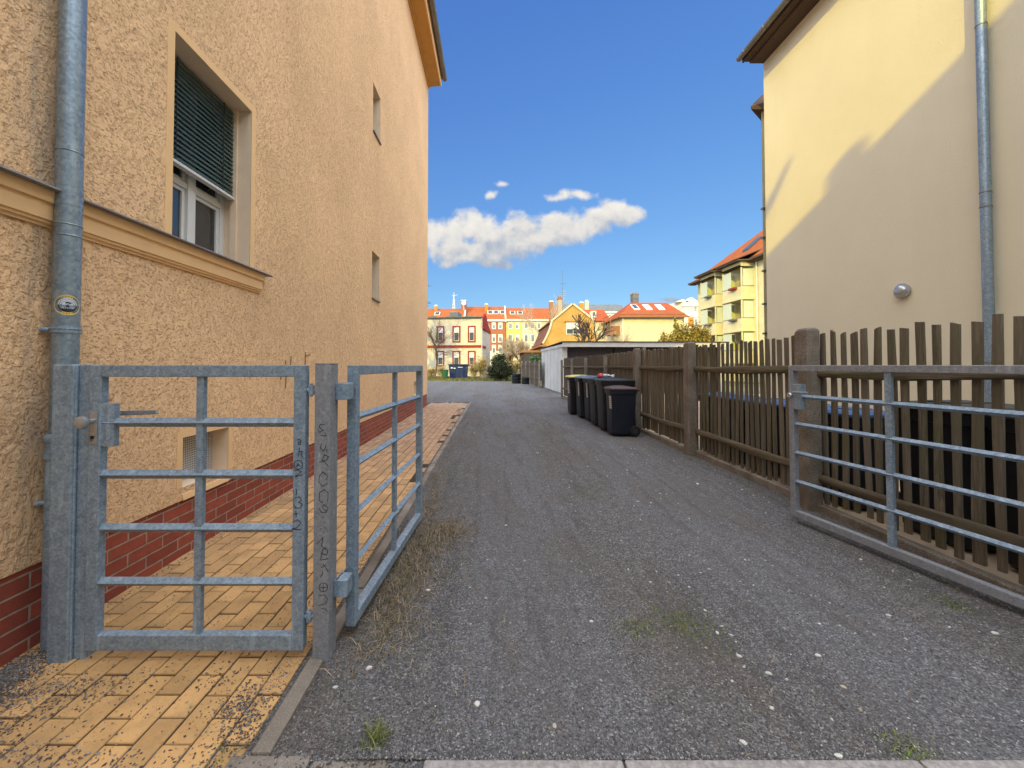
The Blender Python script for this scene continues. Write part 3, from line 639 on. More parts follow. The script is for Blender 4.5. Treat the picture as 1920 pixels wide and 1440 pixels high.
for i, y in enumerate(posts):
    m = MB(); w = .075; 
    if i < 4:
        tw = .15 if i < 3 else .13; x0 = 2.93
        m.hexa([(x0-.005, y-tw/2-.005, -.05), (x0+.13, y-tw/2-.005, -.05), (x0+.13, y+tw/2+.005, -.05), (x0-.005, y+tw/2+.005, -.05), (x0, y-tw/2, 1.69), (x0+.125, y-tw/2, 1.69), (x0+.125, y+tw/2, 1.68), (x0, y+tw/2, 1.68)])
        m.hexa([(x0, y-tw/2, 1.69), (x0+.125, y-tw/2, 1.69), (x0+.125, y+tw/2, 1.68), (x0, y+tw/2, 1.68), (x0+.02, y-tw/2+.02, 1.715), (x0+.105, y-tw/2+.02, 1.715), (x0+.105, y+tw/2-.02, 1.71), (x0+.02, y+tw/2-.02, 1.71)])
        m.build('post', 'post', PF, bevel=.008)
    else:
        m.box(2.95, 3.03, y-.05, y+.05, -.05, 1.60); m.build('post', 'kerb', PF, bevel=.006)
count = 0; far = MB()
for i in range(len(posts)-1):
    y0, y1 = posts[i], posts[i+1]; sp = .094 if i < 2 else .088
    ww = .046 if i < 2 else (.058 if i < 3 else .074)
    if i == 0: sp = .106; ww = .052
    yy = y0+.07 if i else y0+.3
    while yy < y1-.02:
        zt = 1.655+R.uniform(-.02, .02); zb = .10+R.uniform(-.02, .02)
        if count < 96:
            m = MB(); picket(m, yy, ww*R.uniform(.85, 1.15), zb, zt); m.build('picket', 'wood', PF); count += 1
        else: picket(far, yy, ww*R.uniform(.9, 1.1), zb, zt)
        yy += sp*R.uniform(.92, 1.08)
far.build('pickets', 'wood_far', PF)['kind'] = 'stuff'
for i in range(len(posts)-1):
    y0, y1 = posts[i]+.07, posts[i+1]-.07
    for z in ((1.31 if i else 1.30), (.37 if i else .33)):
        m = MB(); n = 8; prev = None; q0 = R.uniform(0, 5); rr = .044 if i in (1, 2) else .036
        if z < 1: rr = .04
        ring_pts = []
        for k_ in range(n+1):
            t = k_/n; yy = y0+(y1-y0)*t; zz = z+.010*sin(q0+5*t)+ (.015-.03*t if i == 0 else 0); r_ = rr*(1+.10*sin(q0*3+9*t))
            ring_pts.append([(FX-.006-.03-r_*.42*cos(a_)*(1+.25*sin(7*t+a_*3+q0)), yy, zz+r_*sin(a_)*(1+.12*sin(11*t+q0))) for a_ in [-1.35, -.8, -.3, .3, .8, 1.35]]+[(FX-.012, yy, zz+r_*.95), (FX-.012, yy, zz-r_*.95)])
        for A_, B_ in zip(ring_pts[:-1], ring_pts[1:]):
            n_ = len(m.v); m.v += A_+B_
            for s_ in range(8): m.f.append((n_+s_, n_+(s_+1) % 8, n_+8+(s_+1) % 8, n_+8+s_))
        m.poly(ring_pts[0]); m.poly(ring_pts[-1])
        m.build('rail', 'rail' if i < 4 else 'wood_far', PF, smooth=True)
    m = MB(); m.box(FX-.06, FX+.02, posts[i]+.078, posts[i+1]-.078, -.05, .075+.02*(i % 2)); m.build('base_slab', 'post', PF, bevel=.006)
# ================================================================ WHEELIE BINS
def make_bin(name, w, d, h, body_mat, lid_mat, label):
    T = thing(name, label, 'wheelie bin')      # front faces -x
    m = MB(); k1 = .82
    def shell(zs):
        rings = []
        for z, sx, sy, cx in zs:
            r = .05; P = []
            for (qx, qy, a0) in ((1, 1, 0), (-1, 1, 90), (-1, -1, 180), (1, -1, 270)):
                for da in (0, 30, 60, 90):
                    a_ = radians(a0+da); P.append((cx+qx*(sx/2-r)+r*cos(a_), qy*(sy/2-r)+r*sin(a_), z))
            rings.append(P)
        for A_, B_ in zip(rings[:-1], rings[1:]):
            n = len(m.v); kk = len(A_); m.v += A_+B_
            for i in range(kk): m.f.append((n+i, n+(i+1) % kk, n+kk+(i+1) % kk, n+kk+i))
        m.poly(rings[0]); m.poly(rings[-1])
    hb = h-.07
    shell([(.03, d*.70, w*.80, -.02), (.06, d*.74, w*.84, -.02), (hb*.55, d*.82, w*.90, 0), (hb-.09, d*.87, w*.94, .0), (hb-.085, d*.93, w*.99, .0), (hb-.03, d*.94, w, .0), (hb, d*.94, w, .0)])
    body = m.build('body', body_mat, T, smooth=True)
    m = MB(); shell([(hb+.004, d*.98, w*1.04, -.005), (hb+.026, d*.98, w*1.04, -.005), (hb+.045, d*.86, w*.9, -.01), (hb+.062, d*.5, w*.55, -.01)]); lid = m.build('lid', lid_mat, T, smooth=True)
    m = MB(); m.box(-d*.30, d*.15, -w*.2, w*.2, hb+.05, hb+.07); m.box(-d*.52, -d*.47, -.09, .09, hb+.008, hb+.024); m.build('lid_grip', lid_mat, lid, bevel=.006)
    m = MB(); m.tube((d*.52, -w*.42, hb-.02), (d*.52, w*.42, hb-.02), .015, n=8)
    for s_ in (-1, 1): m.tube((d*.44, s_*w*.38, hb-.03), (d*.52, s_*w*.38, hb-.02), .014, n=6)
    m.build('handle', 'bin_black', T)
    for s_ in (-1, 1):
        m = MB(); c = (d*.36, s_*w*.44, .10); m.lathe([(.03, -.028), (.085, -.028), (.10, -.02), (.10, .02), (.085, .028), (.03, .028)], c, 20, 'Y'); wh = m.build('wheel', 'rubber', T, smooth=True)
        m = MB(); m.lathe([(.02, -.032), (.055, -.031), (.06, .031), (.02, .032)], c, 12, 'Y'); m.build('hub', 'lid_black', wh, smooth=True)
    m = MB(); m.tube((d*.36, -w*.44, .10), (d*.36, w*.44, .10), .012, n=8); m.build('axle', 'galv_dull', T)
    return T
def add_sticker(T, d, h, w, z0=.55, z1=.8, sw=.16, y=0, xs=None):
    x = -(d*.87/2)-.004 if xs is None else xs
    m = MB(); m.hexa([(x+.012, y-sw/2, z0), (x+.02, y-sw/2, z0), (x+.02, y+sw/2, z0), (x+.012, y+sw/2, z0), (x, y-sw/2, z1), (x+.012, y-sw/2, z1), (x+.012, y+sw/2, z1), (x, y+sw/2, z1)])
    loc, T.location = T.location.copy(), (0, 0, 0)
    s = m.build('label_sticker', 'sticker', T); 
    m = MB()
    for i in range(5):
        t = .12+.17*i; zz = z0+(z1-z0)*t; xx = x+.012*(1-t)-.0012
        m.box(xx, xx+.002, y-sw*.38, y+sw*(.38-.1*(i % 3)), zz, zz+(z1-z0)*.07)
    m.build('print', 'sticker_print', s); T.location = loc; return s
b120 = make_bin('wheelie_bin', .48, .55, .955, 'bin_navy', 'lid_brown', 'small dark navy bin with brown-black lid, nearest of the row by the fence')
b120.location = (2.52, 7.66, .01); add_sticker(b120, .55, .955, .48, .52, .76, .12, -.10)
m = MB(); m.box(-.238, -.10, -.236, -.232, .5, .72)
b240 = make_bin('wheelie_bin', .58, .73, 1.09, 'bin_black', 'lid_black', 'tall black bin directly behind the small nearest one')
b240.location = (2.575, 8.24, .01)
binsL = [(2.575, 8.88, 'lid_black', 'tall black bin with rubbish bags on its lid, third in the row', 0), (2.60, 9.55, 'lid_steel', 'black bin with a blue-grey lid and a thin pale sticker, fourth in the row', .07),
         (2.53, 10.15, 'lid_steel', 'black bin with a blue-grey lid next to the yellow-lidded one', .10), (2.44, 10.9, 'lid_yellow', 'black bin with a yellow lid, farthest in the row', .2)]
b120['group'] = b240['group'] = 'wheelie bins along the driveway fence'
def setlid(T, mat):
    for ch in T.children:
        if ch.name.startswith('lid'):
            for q in [ch]+list(ch.children):
                q.material_slots[0].link = 'OBJECT'; q.material_slots[0].material = M[mat]
for x, y, lm, lb, sw in binsL:
    c = copy_tree(b240); c.location = (x, y, .01); c['label'] = lb; setlid(c, lm)
    if sw: add_sticker(c, .73, 1.09, .58, .58, .93, sw if sw > .1 else .08, -.12 if sw < .2 else 0)
GB = 'bins standing behind the picket fence'
blab = ['nearest blue-lidded bin behind the fence, next to the black ones', 'second blue-lidded bin behind the fence from the gate', 'third blue-lidded bin behind the fence from the gate', 'fourth blue-lidded bin behind the fence from the gate', 'farthest blue-lidded bin behind the fence']
for i in range(5):
    c = copy_tree(b120); c.location = (3.58, 3.85+i*.56, -.01); c['label'] = blab[i]; c['group'] = GB; setlid(c, 'lid_blue')
    for ch in list(c.children):
        if ch.name.startswith('label'):
            for g_ in list(ch.children): bpy.data.objects.remove(g_)
            bpy.data.objects.remove(ch)
for i, lb in enumerate(['black bin behind the fence at the right edge, nearest of the dark ones', 'black bin behind the middle of the open gate leaf', 'black bin behind the fence beside the gap showing paving']):
    c = copy_tree(b240); c.location = (3.72, 1.75+i*.66, -.01); c['label'] = lb; c['group'] = GB
def blob(mb, c, r, R_, n=9, flat=.7):
    b = len(mb.v); k1 = []
    for i in range(5):
        ph = pi*(i/4)
        for j in range(n):
            q = r*(1+R_.uniform(-.25, .25)); t = 2*pi*j/n
            mb.v.append((c[0]+q*sin(ph)*cos(t), c[1]+q*sin(ph)*sin(t), c[2]+q*cos(ph)*flat))
    for i in range(4):
        for j in range(n): mb.f.append((b+i*n+j, b+i*n+(j+1) % n, b+(i+1)*n+(j+1) % n, b+(i+1)*n+j))
m = MB(); blob(m, (2.42, 8.72, 1.135), .075, R); tag(m.build('rubbish_bag', 'red_plastic', smooth=True), 'small red plastic bag lying on a black bin lid', 'bag')
m = MB(); blob(m, (2.62, 8.93, 1.13), .09, R, flat=.4); blob(m, (2.74, 8.86, 1.12), .06, R, flat=.5); tag(m.build('rubbish_bag', 'white_plastic', smooth=True), 'crumpled pale plastic bag on a black bin lid beside the red one', 'bag')

# ================================================================ RIGHT HOUSE
RX = 6.9; RE = 9.75; RZ = 9.1
RH = thing('apartment_house', 'house with a plain pale yellow wall half in sunlight, right of the fence', 'building', (10, 3, 0))
m = MB(); m.box(RX, 15, -6, RE, 0, RZ); m.build('wall', 'yellow_render', RH)
m = MB(); a_ = [(7.35, 10.5), (9.3, 13.1), (14, 13.1), (14, 10.5)]; m.prism([(x, y, 0) for x, y in a_], (0, 0, 8.35)); m.build('rear_wing', 'pale_yellow', RH)
m = MB(); m.prism([(7.0, 10.4, 8.3), (7.75, 11.0, 8.3), (14, 11.0, 8.3), (14, 10.4, 8.3)], (0, 0, .08)); m.poly([(7.0, 10.4, 8.38), (14, 10.4, 8.38), (14, 10.4, 10.5), (8.2, 11.2, 9.6)]); m.build('rear_eave', 'soffit', RH)
for z in (2.2, 3.0, 3.9, 4.8, 5.6):
    m = MB(); m.box(7.33, 7.45, 10.46, 10.55, z, z+.05); m.build('sill', 'zinc_cap', RH)
m = MB(); m.box(6.42, RX+.0, -6.2, RE+.02, RZ+.0, RZ+.05); m.box(RX-.02, 15.0, RE+.004, RE+.02, RZ, RZ+.1); m.box(6.55, RX, -6.2, RE+.0, RZ-.055, RZ-.004); m.build('soffit', 'soffit', RH)
m = MB(); m.box(6.38, 6.42, -6.2, RE+.03, RZ-.02, RZ+.16); m.build('fascia', 'soffit', RH)
gutter(RH, 6.30, -6.2, RE+.04, RZ+.09, .075, 'zinc_cap')
m = MB(); A, B, C, D = (6.3, -6.3, RZ+.17), (6.3, RE+.05, RZ+.17), (15.6, RE+.05, RZ+.17), (15.6, -6.3, RZ+.17); R1, R2 = (11, -2, 12.5), (11, 5, 12.5)
m.poly([A, B, R2, R1]); m.poly([B, C, R2]); m.poly([C, D, R1, R2]); m.poly([D, A, R1]); m.poly([D, C, B, A]); m.build('roof', 'tiles_dark', RH)
dp = W(1859, 300, 5.3); DY = RX*F/(1859-CX)
DP2 = thing('downpipe', 'slim zinc downpipe on the yellow wall', 'downpipe', (RX-.08, DY-.02, 0))
m = MB(); cx_, cy_ = RX-.085, DY-.05; m.tube((cx_, cy_, 0), (cx_, cy_, 9.2), .055, n=20, cap=False); p2 = m.build('pipe', 'zinc', DP2, smooth=True)
for z in (1.4, 3.55, 3.75, 6.1): 
    m = MB(); m.lathe([(.054, -.012), (.060, -.008), (.060, .008), (.054, .012)], (cx_, cy_, z), 20); m.box(cx_+.05, RX, cy_-.01, cy_+.01, z-.01, z+.01); m.build('clamp', 'zinc_cap', DP2, smooth=True)
lp = (RX, RX*F/(1698-CX), 1.36+(685-545)/F*(RX*F/(1698-CX)))
WL = thing('wall_lamp', 'round domed metal wall lamp on the yellow wall', 'lamp', lp)
m = MB(); m.lathe([(.115, 0), (.125, -.02), (.125, -.05), (.105, -.055)], lp, 28, 'X'); m.build('rim', 'steel', WL, smooth=True)
m = MB(); m.lathe([(.105, -.05), (.098, -.08), (.075, -.105), (.04, -.118), (.005, -.122)], lp, 28, 'X'); m.build('dome', 'steel', WL, smooth=True)

# ================================================================ GARAGE + FAR YARD
GA = thing('garage', 'low flat-roofed white garage with dark doors behind the fence', 'garage', (3.42, 19.0, 0))
def rz_pts(pts, c, a): return [tuple(Matrix.Rotation(a, 3, 'Z') @ (Vector(p)-Vector(c)) + Vector(c)) for p in pts]
class RMB(MB):
    def __init__(s, c, a): super().__init__(); s.cc = Vector((c[0], c[1], 0)); s.a = a
    def build(s, *k, **kw):
        r = Matrix.Rotation(s.a, 3, 'Z'); s.v = [tuple(r @ (Vector(p)-s.cc) + s.cc) for p in s.v]; return super().build(*k, **kw)
gc, ga = (3.42, 19.0), radians(2.4); gx, gy = gc
m = RMB(gc, ga); m.box(gx, gx+.12, gy+.02, gy+6, 0, 2.30); m.box(gx, gx+.24, gy, gy+.02, 0, 2.30); m.box(gx+7.9, gx+8.1, gy, gy+6, 0, 2.3); m.box(gx+.12, gx+7.9, gy+5.88, gy+6, 0, 2.3); m.build('wall', 'white_panel', GA); m = RMB(gc, ga); m.box(gx+4.0, gx+4.15, gy, gy+.15, 0, 2.26); m.build('pillar', 'white_panel', GA)
m = RMB(gc, ga)
for x0 in (gx+.24, gx+2.65, gx+5.2):
    for k_ in range(23):
        xx = x0+k_*.1; m.box(xx, xx+.094, gy+.16, gy+.19, .02, 2.24)
m.build('door', 'garage_door', GA)
m = RMB(gc, ga); m.box(gx+.24, gx+7.9, gy+.2, gy+.22, .0, 2.3); m.build('door_backing', 'dark', GA)
m = RMB(gc, ga); m.box(gx-.04, gx+8.15, gy-.25, gy-.20, 2.26, 2.48); m.box(gx-.04, gx+.0, gy-.2, gy+6.1, 2.26, 2.40); m.build('fascia', 'white_panel', GA)
m = RMB(gc, ga); m.hexa([(gx-.07, gy-.29, 2.485), (gx+8.2, gy-.29, 2.485), (gx+8.2, gy+6.2, 2.405), (gx-.07, gy+6.2, 2.405), (gx-.07, gy-.29, 2.53), (gx+8.2, gy-.29, 2.53), (gx+8.2, gy+6.2, 2.45), (gx-.07, gy+6.2, 2.45)]); m.build('roof', 'roof_felt', GA)
# side panel joints
m = RMB(gc, ga)
for k_ in range(1, 6): m.box(gx-.004, gx, gy+k_*1.0, gy+k_*1.0+.012, 0, 2.28)
m.build('panel_joint', 'roof_felt', GA)
# board fence beyond the garage
BF = thing('board_fence', 'short wooden board fence running back from the white garage wall', 'fence', (3.0, 25.2, 0))
pA, pB = G(1012, 727), G(979, 715.5); d = (pB-pA); Lb = d.length; dn = d.normalized(); nr = Vector((-dn.y, dn.x, 0))
m = MB(); nb = 40
for i in range(nb):
    p = pA+d*(i/nb); q = pA+d*((i+.9)/nb); zt = 1.62+R.uniform(-.02, .02)
    m.hexa([tuple(a+Vector((0, 0, z))) for z in (.05, zt) for a in (p, q, q-nr*.02, p-nr*.02)])
m.build('board_panel', 'wood_far', BF)
for t in (0, .2, .45, .7, 1):
    p = pA+d*t+nr*.03; m = MB(); m.box(p.x-.05, p.x+.05, p.y-.05, p.y+.05, 0, 1.7); m.build('post', 'kerb', BF)
m = MB()
for z in (.5, 1.35): m.hexa([tuple(a+Vector((0, 0, zz))) for zz in (z, z+.07) for a in (pA+nr*.045, pB+nr*.045, pB+nr*.005, pA+nr*.005)])
m.build('rail', 'wood_far', BF)
# tyres
def tyre(m, c, r=.34, w=.23):
    prof = [(r*.58, 0), (r*.68, -.01), (r*.92, 0), (r, .03)]
    for k_ in range(1, 6):
        prof += [(r, k_*w/6-.006), (r*.965, k_*w/6), (r, k_*w/6+.006)]
    prof += [(r, w-.03), (r*.92, w), (r*.68, w+.01), (r*.58, w), (r*.54, w*.5)]
    n = 22; b = len(m.v)
    for pr, h in prof:
        for i in range(n): m.v.append((c[0]+pr*cos(2*pi*i/n), c[1]+pr*sin(2*pi*i/n), c[2]+h))
    kk = len(prof)
    for k_ in range(kk):
        for i in range(n): m.f.append((b+k_*n+i, b+k_*n+(i+1) % n, b+((k_+1) % kk)*n+(i+1) % n, b+((k_+1) % kk)*n+i))
tl_ = [('top tyre of the left stack beside the dark bush', 0, 2), ('middle tyre of the left stack beside the dark bush', 0, 1), ('bottom tyre of the left stack beside the dark bush', 0, 0),
       ('top tyre of the right stack by the board fence', 1, 1), ('bottom tyre of the right stack by the board fence', 1, 0)]
bt = G(967, 719)
for lb, k_, lv in tl_:
    c = (bt.x+.05+k_*.68, bt.y-.7*k_, lv*.25+.0); m = MB(); tyre(m, (0, 0, 0)); o = m.build('car_tyre', 'rubber', smooth=True); o.location = c; tag(o, lb, 'tyre', 'stacked car tyres')
# blue tarpaulined container and green bin
SK = thing('waste_container', 'dark blue waste container with white lettering streaks at the end of the yard', 'container', (-3.3, 41, 0))
sk0, sk1 = W(841, 700, 41.0).x, W(877, 700, 41).x
m = MB(); m.hexa([(sk0+.15, 41, .05), (sk1-.12, 41, .05), (sk1-.12, 42.2, .05), (sk0+.15, 42.2, .05), (sk0, 40.9, 1.42), (sk1, 40.9, 1.42), (sk1, 42.3, 1.42), (sk0, 42.3, 1.42)]); m.build('body', 'skip_blue', SK, bevel=.03)
m = MB(); m.box(sk0-.06, sk1+.05, 40.82, 42.38, 1.42, 1.5); m.build('rim', 'black_gap', SK, bevel=.01)
m = MB(); 
for i in range(5): xx = sk0+.2+(sk1-sk0-.3)*i/4; m.hexa([(xx, 40.94, .15), (xx+.06, 40.94, .15), (xx+.06, 41, .15), (xx, 41, .15), (xx, 40.84, 1.38), (xx+.06, 40.84, 1.38), (xx+.06, 40.9, 1.38), (xx, 40.9, 1.38)])
m.build('rib', 'skip_blue', SK)
m = MB()
for x0, x1, z0, z1 in ((.25, .45, 1.05, 1.16), (.55, .75, 1.03, 1.12), (1.0, 1.5, 1.15, 1.2)):
    m.box(sk0+x0, sk0+x1, 40.845, 40.86, z0, z1)
m.build('marking', 'white_plastic', SK)
for xx in (sk0+.3, sk1-.3):
    m = MB(); m.tube((xx-.03, 41.1, .07), (xx+.03, 41.1, .07), .07, n=14); m.build('wheel', 'rubber', SK)
gb0 = W(834.5, 700, 40)
GBN = thing('garden_bin', 'small dark green bin standing left of the blue container', 'bin', (gb0.x, 40, 0))
m = MB(); m.lathe([(.24, 0), (.27, .03), (.33, .85), (.36, .86), (.36, .91), (.33, .92), (.31, .90), (.2, .88)], (gb0.x, 40, 0), 16); m.build('body', 'bin_green', GBN, smooth=True)
m = MB(); m.tube((gb0.x-.38, 40, .78), (gb0.x-.32, 40, .78), .03); m.tube((gb0.x+.32, 40, .78), (gb0.x+.38, 40, .78), .03); m.build('handle', 'bin_green', GBN)
# thin metal garden fence in front of the hedge
GF = thing('wire_fence', 'low thin metal garden fence at the end of the yard', 'fence', (-3, 38, 0))
m = MB(); m2 = MB()
fx0, fx1 = -7.5, 1.4
for i in range(75):
    x = fx0+(fx1-fx0)*i/74; (m).tube((x, 37.6, 0), (x, 37.6, 1.0+.03*(i % 2)), .009, n=4)
m.build('bars', 'black_gap', GF)
for z in (.15, .9): m2.box(fx0, fx1, 37.585, 37.615, z, z+.03)
m2.build('rail', 'black_gap', GF)

# ================================================================ FAR HOUSES
def win_y(par, x0, x1, z0, z1, y, trim=None, tw=.12, frame='white_frame', glass='glass_far', mull=True, blind=0, label=None, cls=MB, ca=None):
    mk = (lambda: RMB(*ca)) if ca else MB
    f = mk(); t = .055
    f.box(x0, x0+t, y-.03, y+.02, z0, z1); f.box(x1-t, x1, y-.03, y+.02, z0, z1); f.box(x0+t, x1-t, y-.03, y+.02, z0, z0+t); f.box(x0+t, x1-t, y-.03, y+.02, z1-t, z1)
    if mull: xm = (x0+x1)/2; f.box(xm-.022, xm+.022, y-.028, y+.02, z0+t, z1-t)
    w = f.build('window', frame, par, label=label)
    f = mk(); f.box(x0+t-.01, x1-t+.01, y-.006, y+.01, z0+t-.01, z1-t+.01); f.build('pane', glass, w)
    if blind: f = mk(); f.box(x0+t, x1-t, y-.02, y-.008, z1-t-(z1-z0)*blind, z1-t); f.build('curtain', 'curtain', w)
    if trim:
        f = mk(); f.box(x0-tw, x0, y-.08, y+.01, z0-tw, z1+tw); f.box(x1, x1+tw, y-.08, y+.01, z0-tw, z1+tw); f.box(x0, x1, y-.08, y+.01, z1, z1+tw); f.box(x0, x1, y-.08, y+.01, z0-tw, z0); f.build('trim', trim, w)
    return w
# house with red window trims (rotated slightly)
ha = radians(-7); Y0 = 50.0; hc = (W(902, 640, Y0).x, Y0); hx = hc[0]
def HX(px): return W(px, 640, Y0).x
def HZ(py): return W(900, py, Y0).z
RW = thing('red_trim_house', 'cream two-storey house with red window surrounds and branch shadows on it', 'house', (hx, Y0, 0))
m = RMB(hc, ha); m.box(hx-13, hx, Y0, Y0+9, 0, HZ(597)); m.build('wall', 'house_white', RW)
m = RMB(hc, ha); m.box(hx+.0, hx+.03, Y0+.03, Y0+9, 0, HZ(616)); m.build('side_wall', 'grey_cream', RW)
m = RMB(hc, ha); m.box(hx-10, hx+.04, Y0-.10, Y0-.001, HZ(651.5), HZ(647)); m.box(hx+.031, hx+.10, Y0-.08, Y0+4, HZ(651.5), HZ(647)); m.build('string_course', 'red_trim', RW)
m = RMB(hc, ha)
for z0, z1, e in ((HZ(597), HZ(595), .15), (HZ(595.0), HZ(593.5), .3)): m.box(hx-13, hx+e*.3, Y0-e, Y0+.2, z0, z1)
m.build('cornice', 'slate', RW)
m = RMB(hc, ha); zt = HZ(597); m.prism([(hx+.03, Y0+.1, HZ(616)), (hx+.03, Y0+4.0, HZ(616)), (hx+.03, Y0+4, zt+.3), (hx+.03, Y0+2, zt+.9), (hx+.03, Y0+.1, zt+.1)], (.25, 0, 0)); m.prism([(hx+.03, Y0+4, HZ(616)), (hx+.03, Y0+9, HZ(616)), (hx+.03, Y0+9, HZ(612)), (hx+.03, Y0+4, zt+.3)], (.12, 0, 0)); m.build('mansard_side', 'maroon', RW)
for px0, px1 in ((818, 830.5), (848.5, 861.5), (878, 890.5)):
    win_y(RW, HX(px0)+.1, HX(px1)-.1, HZ(639), HZ(613), Y0, 'red_trim', .17, mull=False, blind=.36, ca=(hc, ha))
    win_y(RW, HX(px0)+.1, HX(px1)-.1, HZ(684), HZ(660), Y0, 'red_trim', .17, mull=False, blind=.4, ca=(hc, ha))
m = RMB(hc, ha); 
xx = HX(849)
m.box(HX(903.2), HX(904.2), Y0-.12, Y0-.02, 0, HZ(597)); m.build('downpipe', 'white_far', RW)
# low round-eyed dormers along the parapet
m = RMB(hc, ha)
for pxc in (808, 843, 878):
    xc = HX(pxc); m.prism([(xc-1.1, Y0-.05, zt+.12), (xc-.5, Y0-.05, zt+.32), (xc+.3, Y0-.05, zt+.42), (xc+.9, Y0-.05, zt+.2), (xc+1.1, Y0-.05, zt+.12)], (0, 3, 0))
m.build('dormer', 'slate', RW)
m = RMB(hc, ha); m.box(HX(837), HX(853), Y0+1.5, Y0+4, zt+.2, HZ(581)); m.build('roof_hatch', 'slate', RW)
# tenements
def tenement(name, label, px0, px1, pye, pyr, Yt, wall, roof, winrows, cols, parapet=True, sky=None, depth=10, trimc='white_far', low=None):
    a, b = W(px0, 640, Yt).x, W(px1, 640, Yt).x; ze = W(923, pye, Yt).z; zr = W(923, pyr, Yt+5).z
    T = thing(name, label, 'building', ((a+b)/2, Yt, 0))
    if low:
        zs = W(923, low[0], Yt).z; m = MB(); m.box(a, b, Yt, Yt+depth, zs, ze); m.build('wall', wall, T); m = MB(); m.box(a+.01, b-.01, Yt-.02, Yt+depth-.1, 0, zs); m.build('lower_wall', low[1], T)
    else:
        m = MB(); m.box(a, b, Yt, Yt+depth, 0, ze); m.build('wall', wall, T)
    m = MB(); m.box(a, b, Yt-.35, Yt-.021, ze-.45, ze+.02); m.build('cornice', trimc, T)
    m = MB(); m.prism([(a, Yt-.4, ze+.02), (a, Yt+5, zr), (a, Yt+depth+.4, ze+.02)], (b-a, 0, 0)); m.build('roof', roof, T)
    m = MB()
    for xx in (a-.15, b-.15): m.prism([(xx, Yt-.3, ze+.1), (xx, Yt+5, zr+.2), (xx, Yt+5, zr-.6), (xx, Yt-.3, ze-.6)], (.3, 0, 0))
    if parapet: m.build('fire_wall', 'white_far', T)
    for (py0, py1) in winrows:
        for (c0, c1) in cols:
            win_y(T, W(c0, 640, Yt).x, W(c1, 640, Yt).x, W(923, py1, Yt).z, W(923, py0, Yt).z, Yt-.03, trimc, .16, blind=.3 if (int(c0) % 2) else 0)
    for (sx, sy) in (sky or []):
        p = W(sx, sy, Yt+2.2); sl = (zr-ze)/5.4; zz = ze+(2.2+.4)*sl
        m = MB(); q = .62; m.hexa([(p.x-q, Yt+1.6, ze+2.0*sl+.04), (p.x+q, Yt+1.6, ze+2.0*sl+.04), (p.x+q, Yt+2.9, ze+3.3*sl+.04), (p.x-q, Yt+2.9, ze+3.3*sl+.04), (p.x-q, Yt+1.5, ze+2.0*sl+.22), (p.x+q, Yt+1.5, ze+2.0*sl+.22), (p.x+q, Yt+2.8, ze+3.3*sl+.22), (p.x-q, Yt+2.8, ze+3.3*sl+.22)])
        w = m.build('skylight', 'white_frame', T)
        m = MB(); q = .45; m.hexa([(p.x-q, Yt+1.55, ze+2.15*sl+.1), (p.x+q, Yt+1.55, ze+2.15*sl+.1), (p.x+q, Yt+2.6, ze+3.15*sl+.15), (p.x-q, Yt+2.6, ze+3.15*sl+.15), (p.x-q, Yt+1.5, ze+2.15*sl+.25), (p.x+q, Yt+1.5, ze+2.15*sl+.25), (p.x+q, Yt+2.6, ze+3.15*sl+.25), (p.x-q, Yt+2.6, ze+3.15*sl+.25)])
        m.build('pane', 'glass_far', w)
    return T
rows3 = [(606, 616), (628, 641), (648, 662)]
tenement('tenement', 'tenement with orange roof behind the red-trimmed house, leftmost of the row', 760, 870, 600, 579, 86, 'cream', 'tiles', [(603, 612)], [(872, 876)], sky=[(820, 590), (850, 590)])
tenement('tenement', 'brick and white tenement with orange roof and skylights, between the others of the row', 870.5, 948, 599, 575, 88, 'brick_far', 'tiles', rows3, [(923.5, 928.5), (935.5, 941)], sky=[(919, 588), (930, 588), (942, 588)], low=(658, 'white_far'))
tenement('tenement', 'bright yellow tenement with orange roof right of the brick one', 948.6, 978, 598.5, 577.5, 88.3, 'lemon', 'tiles', rows3, [(954.5, 960), (967, 972.5)], sky=[(961, 588), (975, 588)], low=(640, 'cream'), parapet=False)
tenement('tenement', 'cream tenement behind the bare trees, left of the ochre gabled house', 978.3, 1052, 598.5, 578, 88.3, 'cream', 'tiles', rows3, [(984, 989.5), (996, 1001.5), (1008, 1013.5)], sky=[], parapet=False)
tenement('tenement', 'long far building with grey roof and white dormers above the red roofs', 1038, 1175, 584, 571, 105, 'white_far', 'slate', [], [], sky=[], parapet=False)
m = MB()
def chimney(lab, px0, px1, pyt, pyb, Yc, mat, cap='white_far', antenna=False):
    a, b = W(px0, 600, Yc).x, W(px1, 600, Yc).x; z0, z1 = W(923, pyb, Yc).z, W(923, pyt, Yc).z
    T = thing('chimney', lab, 'chimney', ((a+b)/2, Yc, z0))
    m = MB(); m.box(a, b, Yc, Yc+(b-a)*1.2, z0-4, z1); m.build('stack', mat, T)
    m = MB(); m.box(a-.05, b+.05, Yc-.05, Yc+(b-a)*1.2+.05, z1, z1+.12); n = 2
    for i in range(n): xx = a+(b-a)*(i+.5)/n; m.tube((xx, Yc+(b-a)*.6, z1), (xx, Yc+(b-a)*.6, z1+.4), .09)
    m.build('cap', cap, T); return T
chimney('brick chimney stack on the left orange roof', 864, 874, 564, 585, 90, 'brick_far')
chimney('small orange chimney above the brick tenement', 909, 915, 571, 585, 91, 'orange_far')
chimney('tall ochre brick chimney just left of the gabled ochre house', 1046.5, 1054, 561, 590, 47, 'bark_pale', 'brown')
chimney('short brown chimney left of the tall one', 1030.5, 1038, 566, 580, 86, 'brown')
chimney('ornate brick chimney behind the right slope of the ochre gable', 1088, 1094.5, 568, 582, 80, 'orange_far')
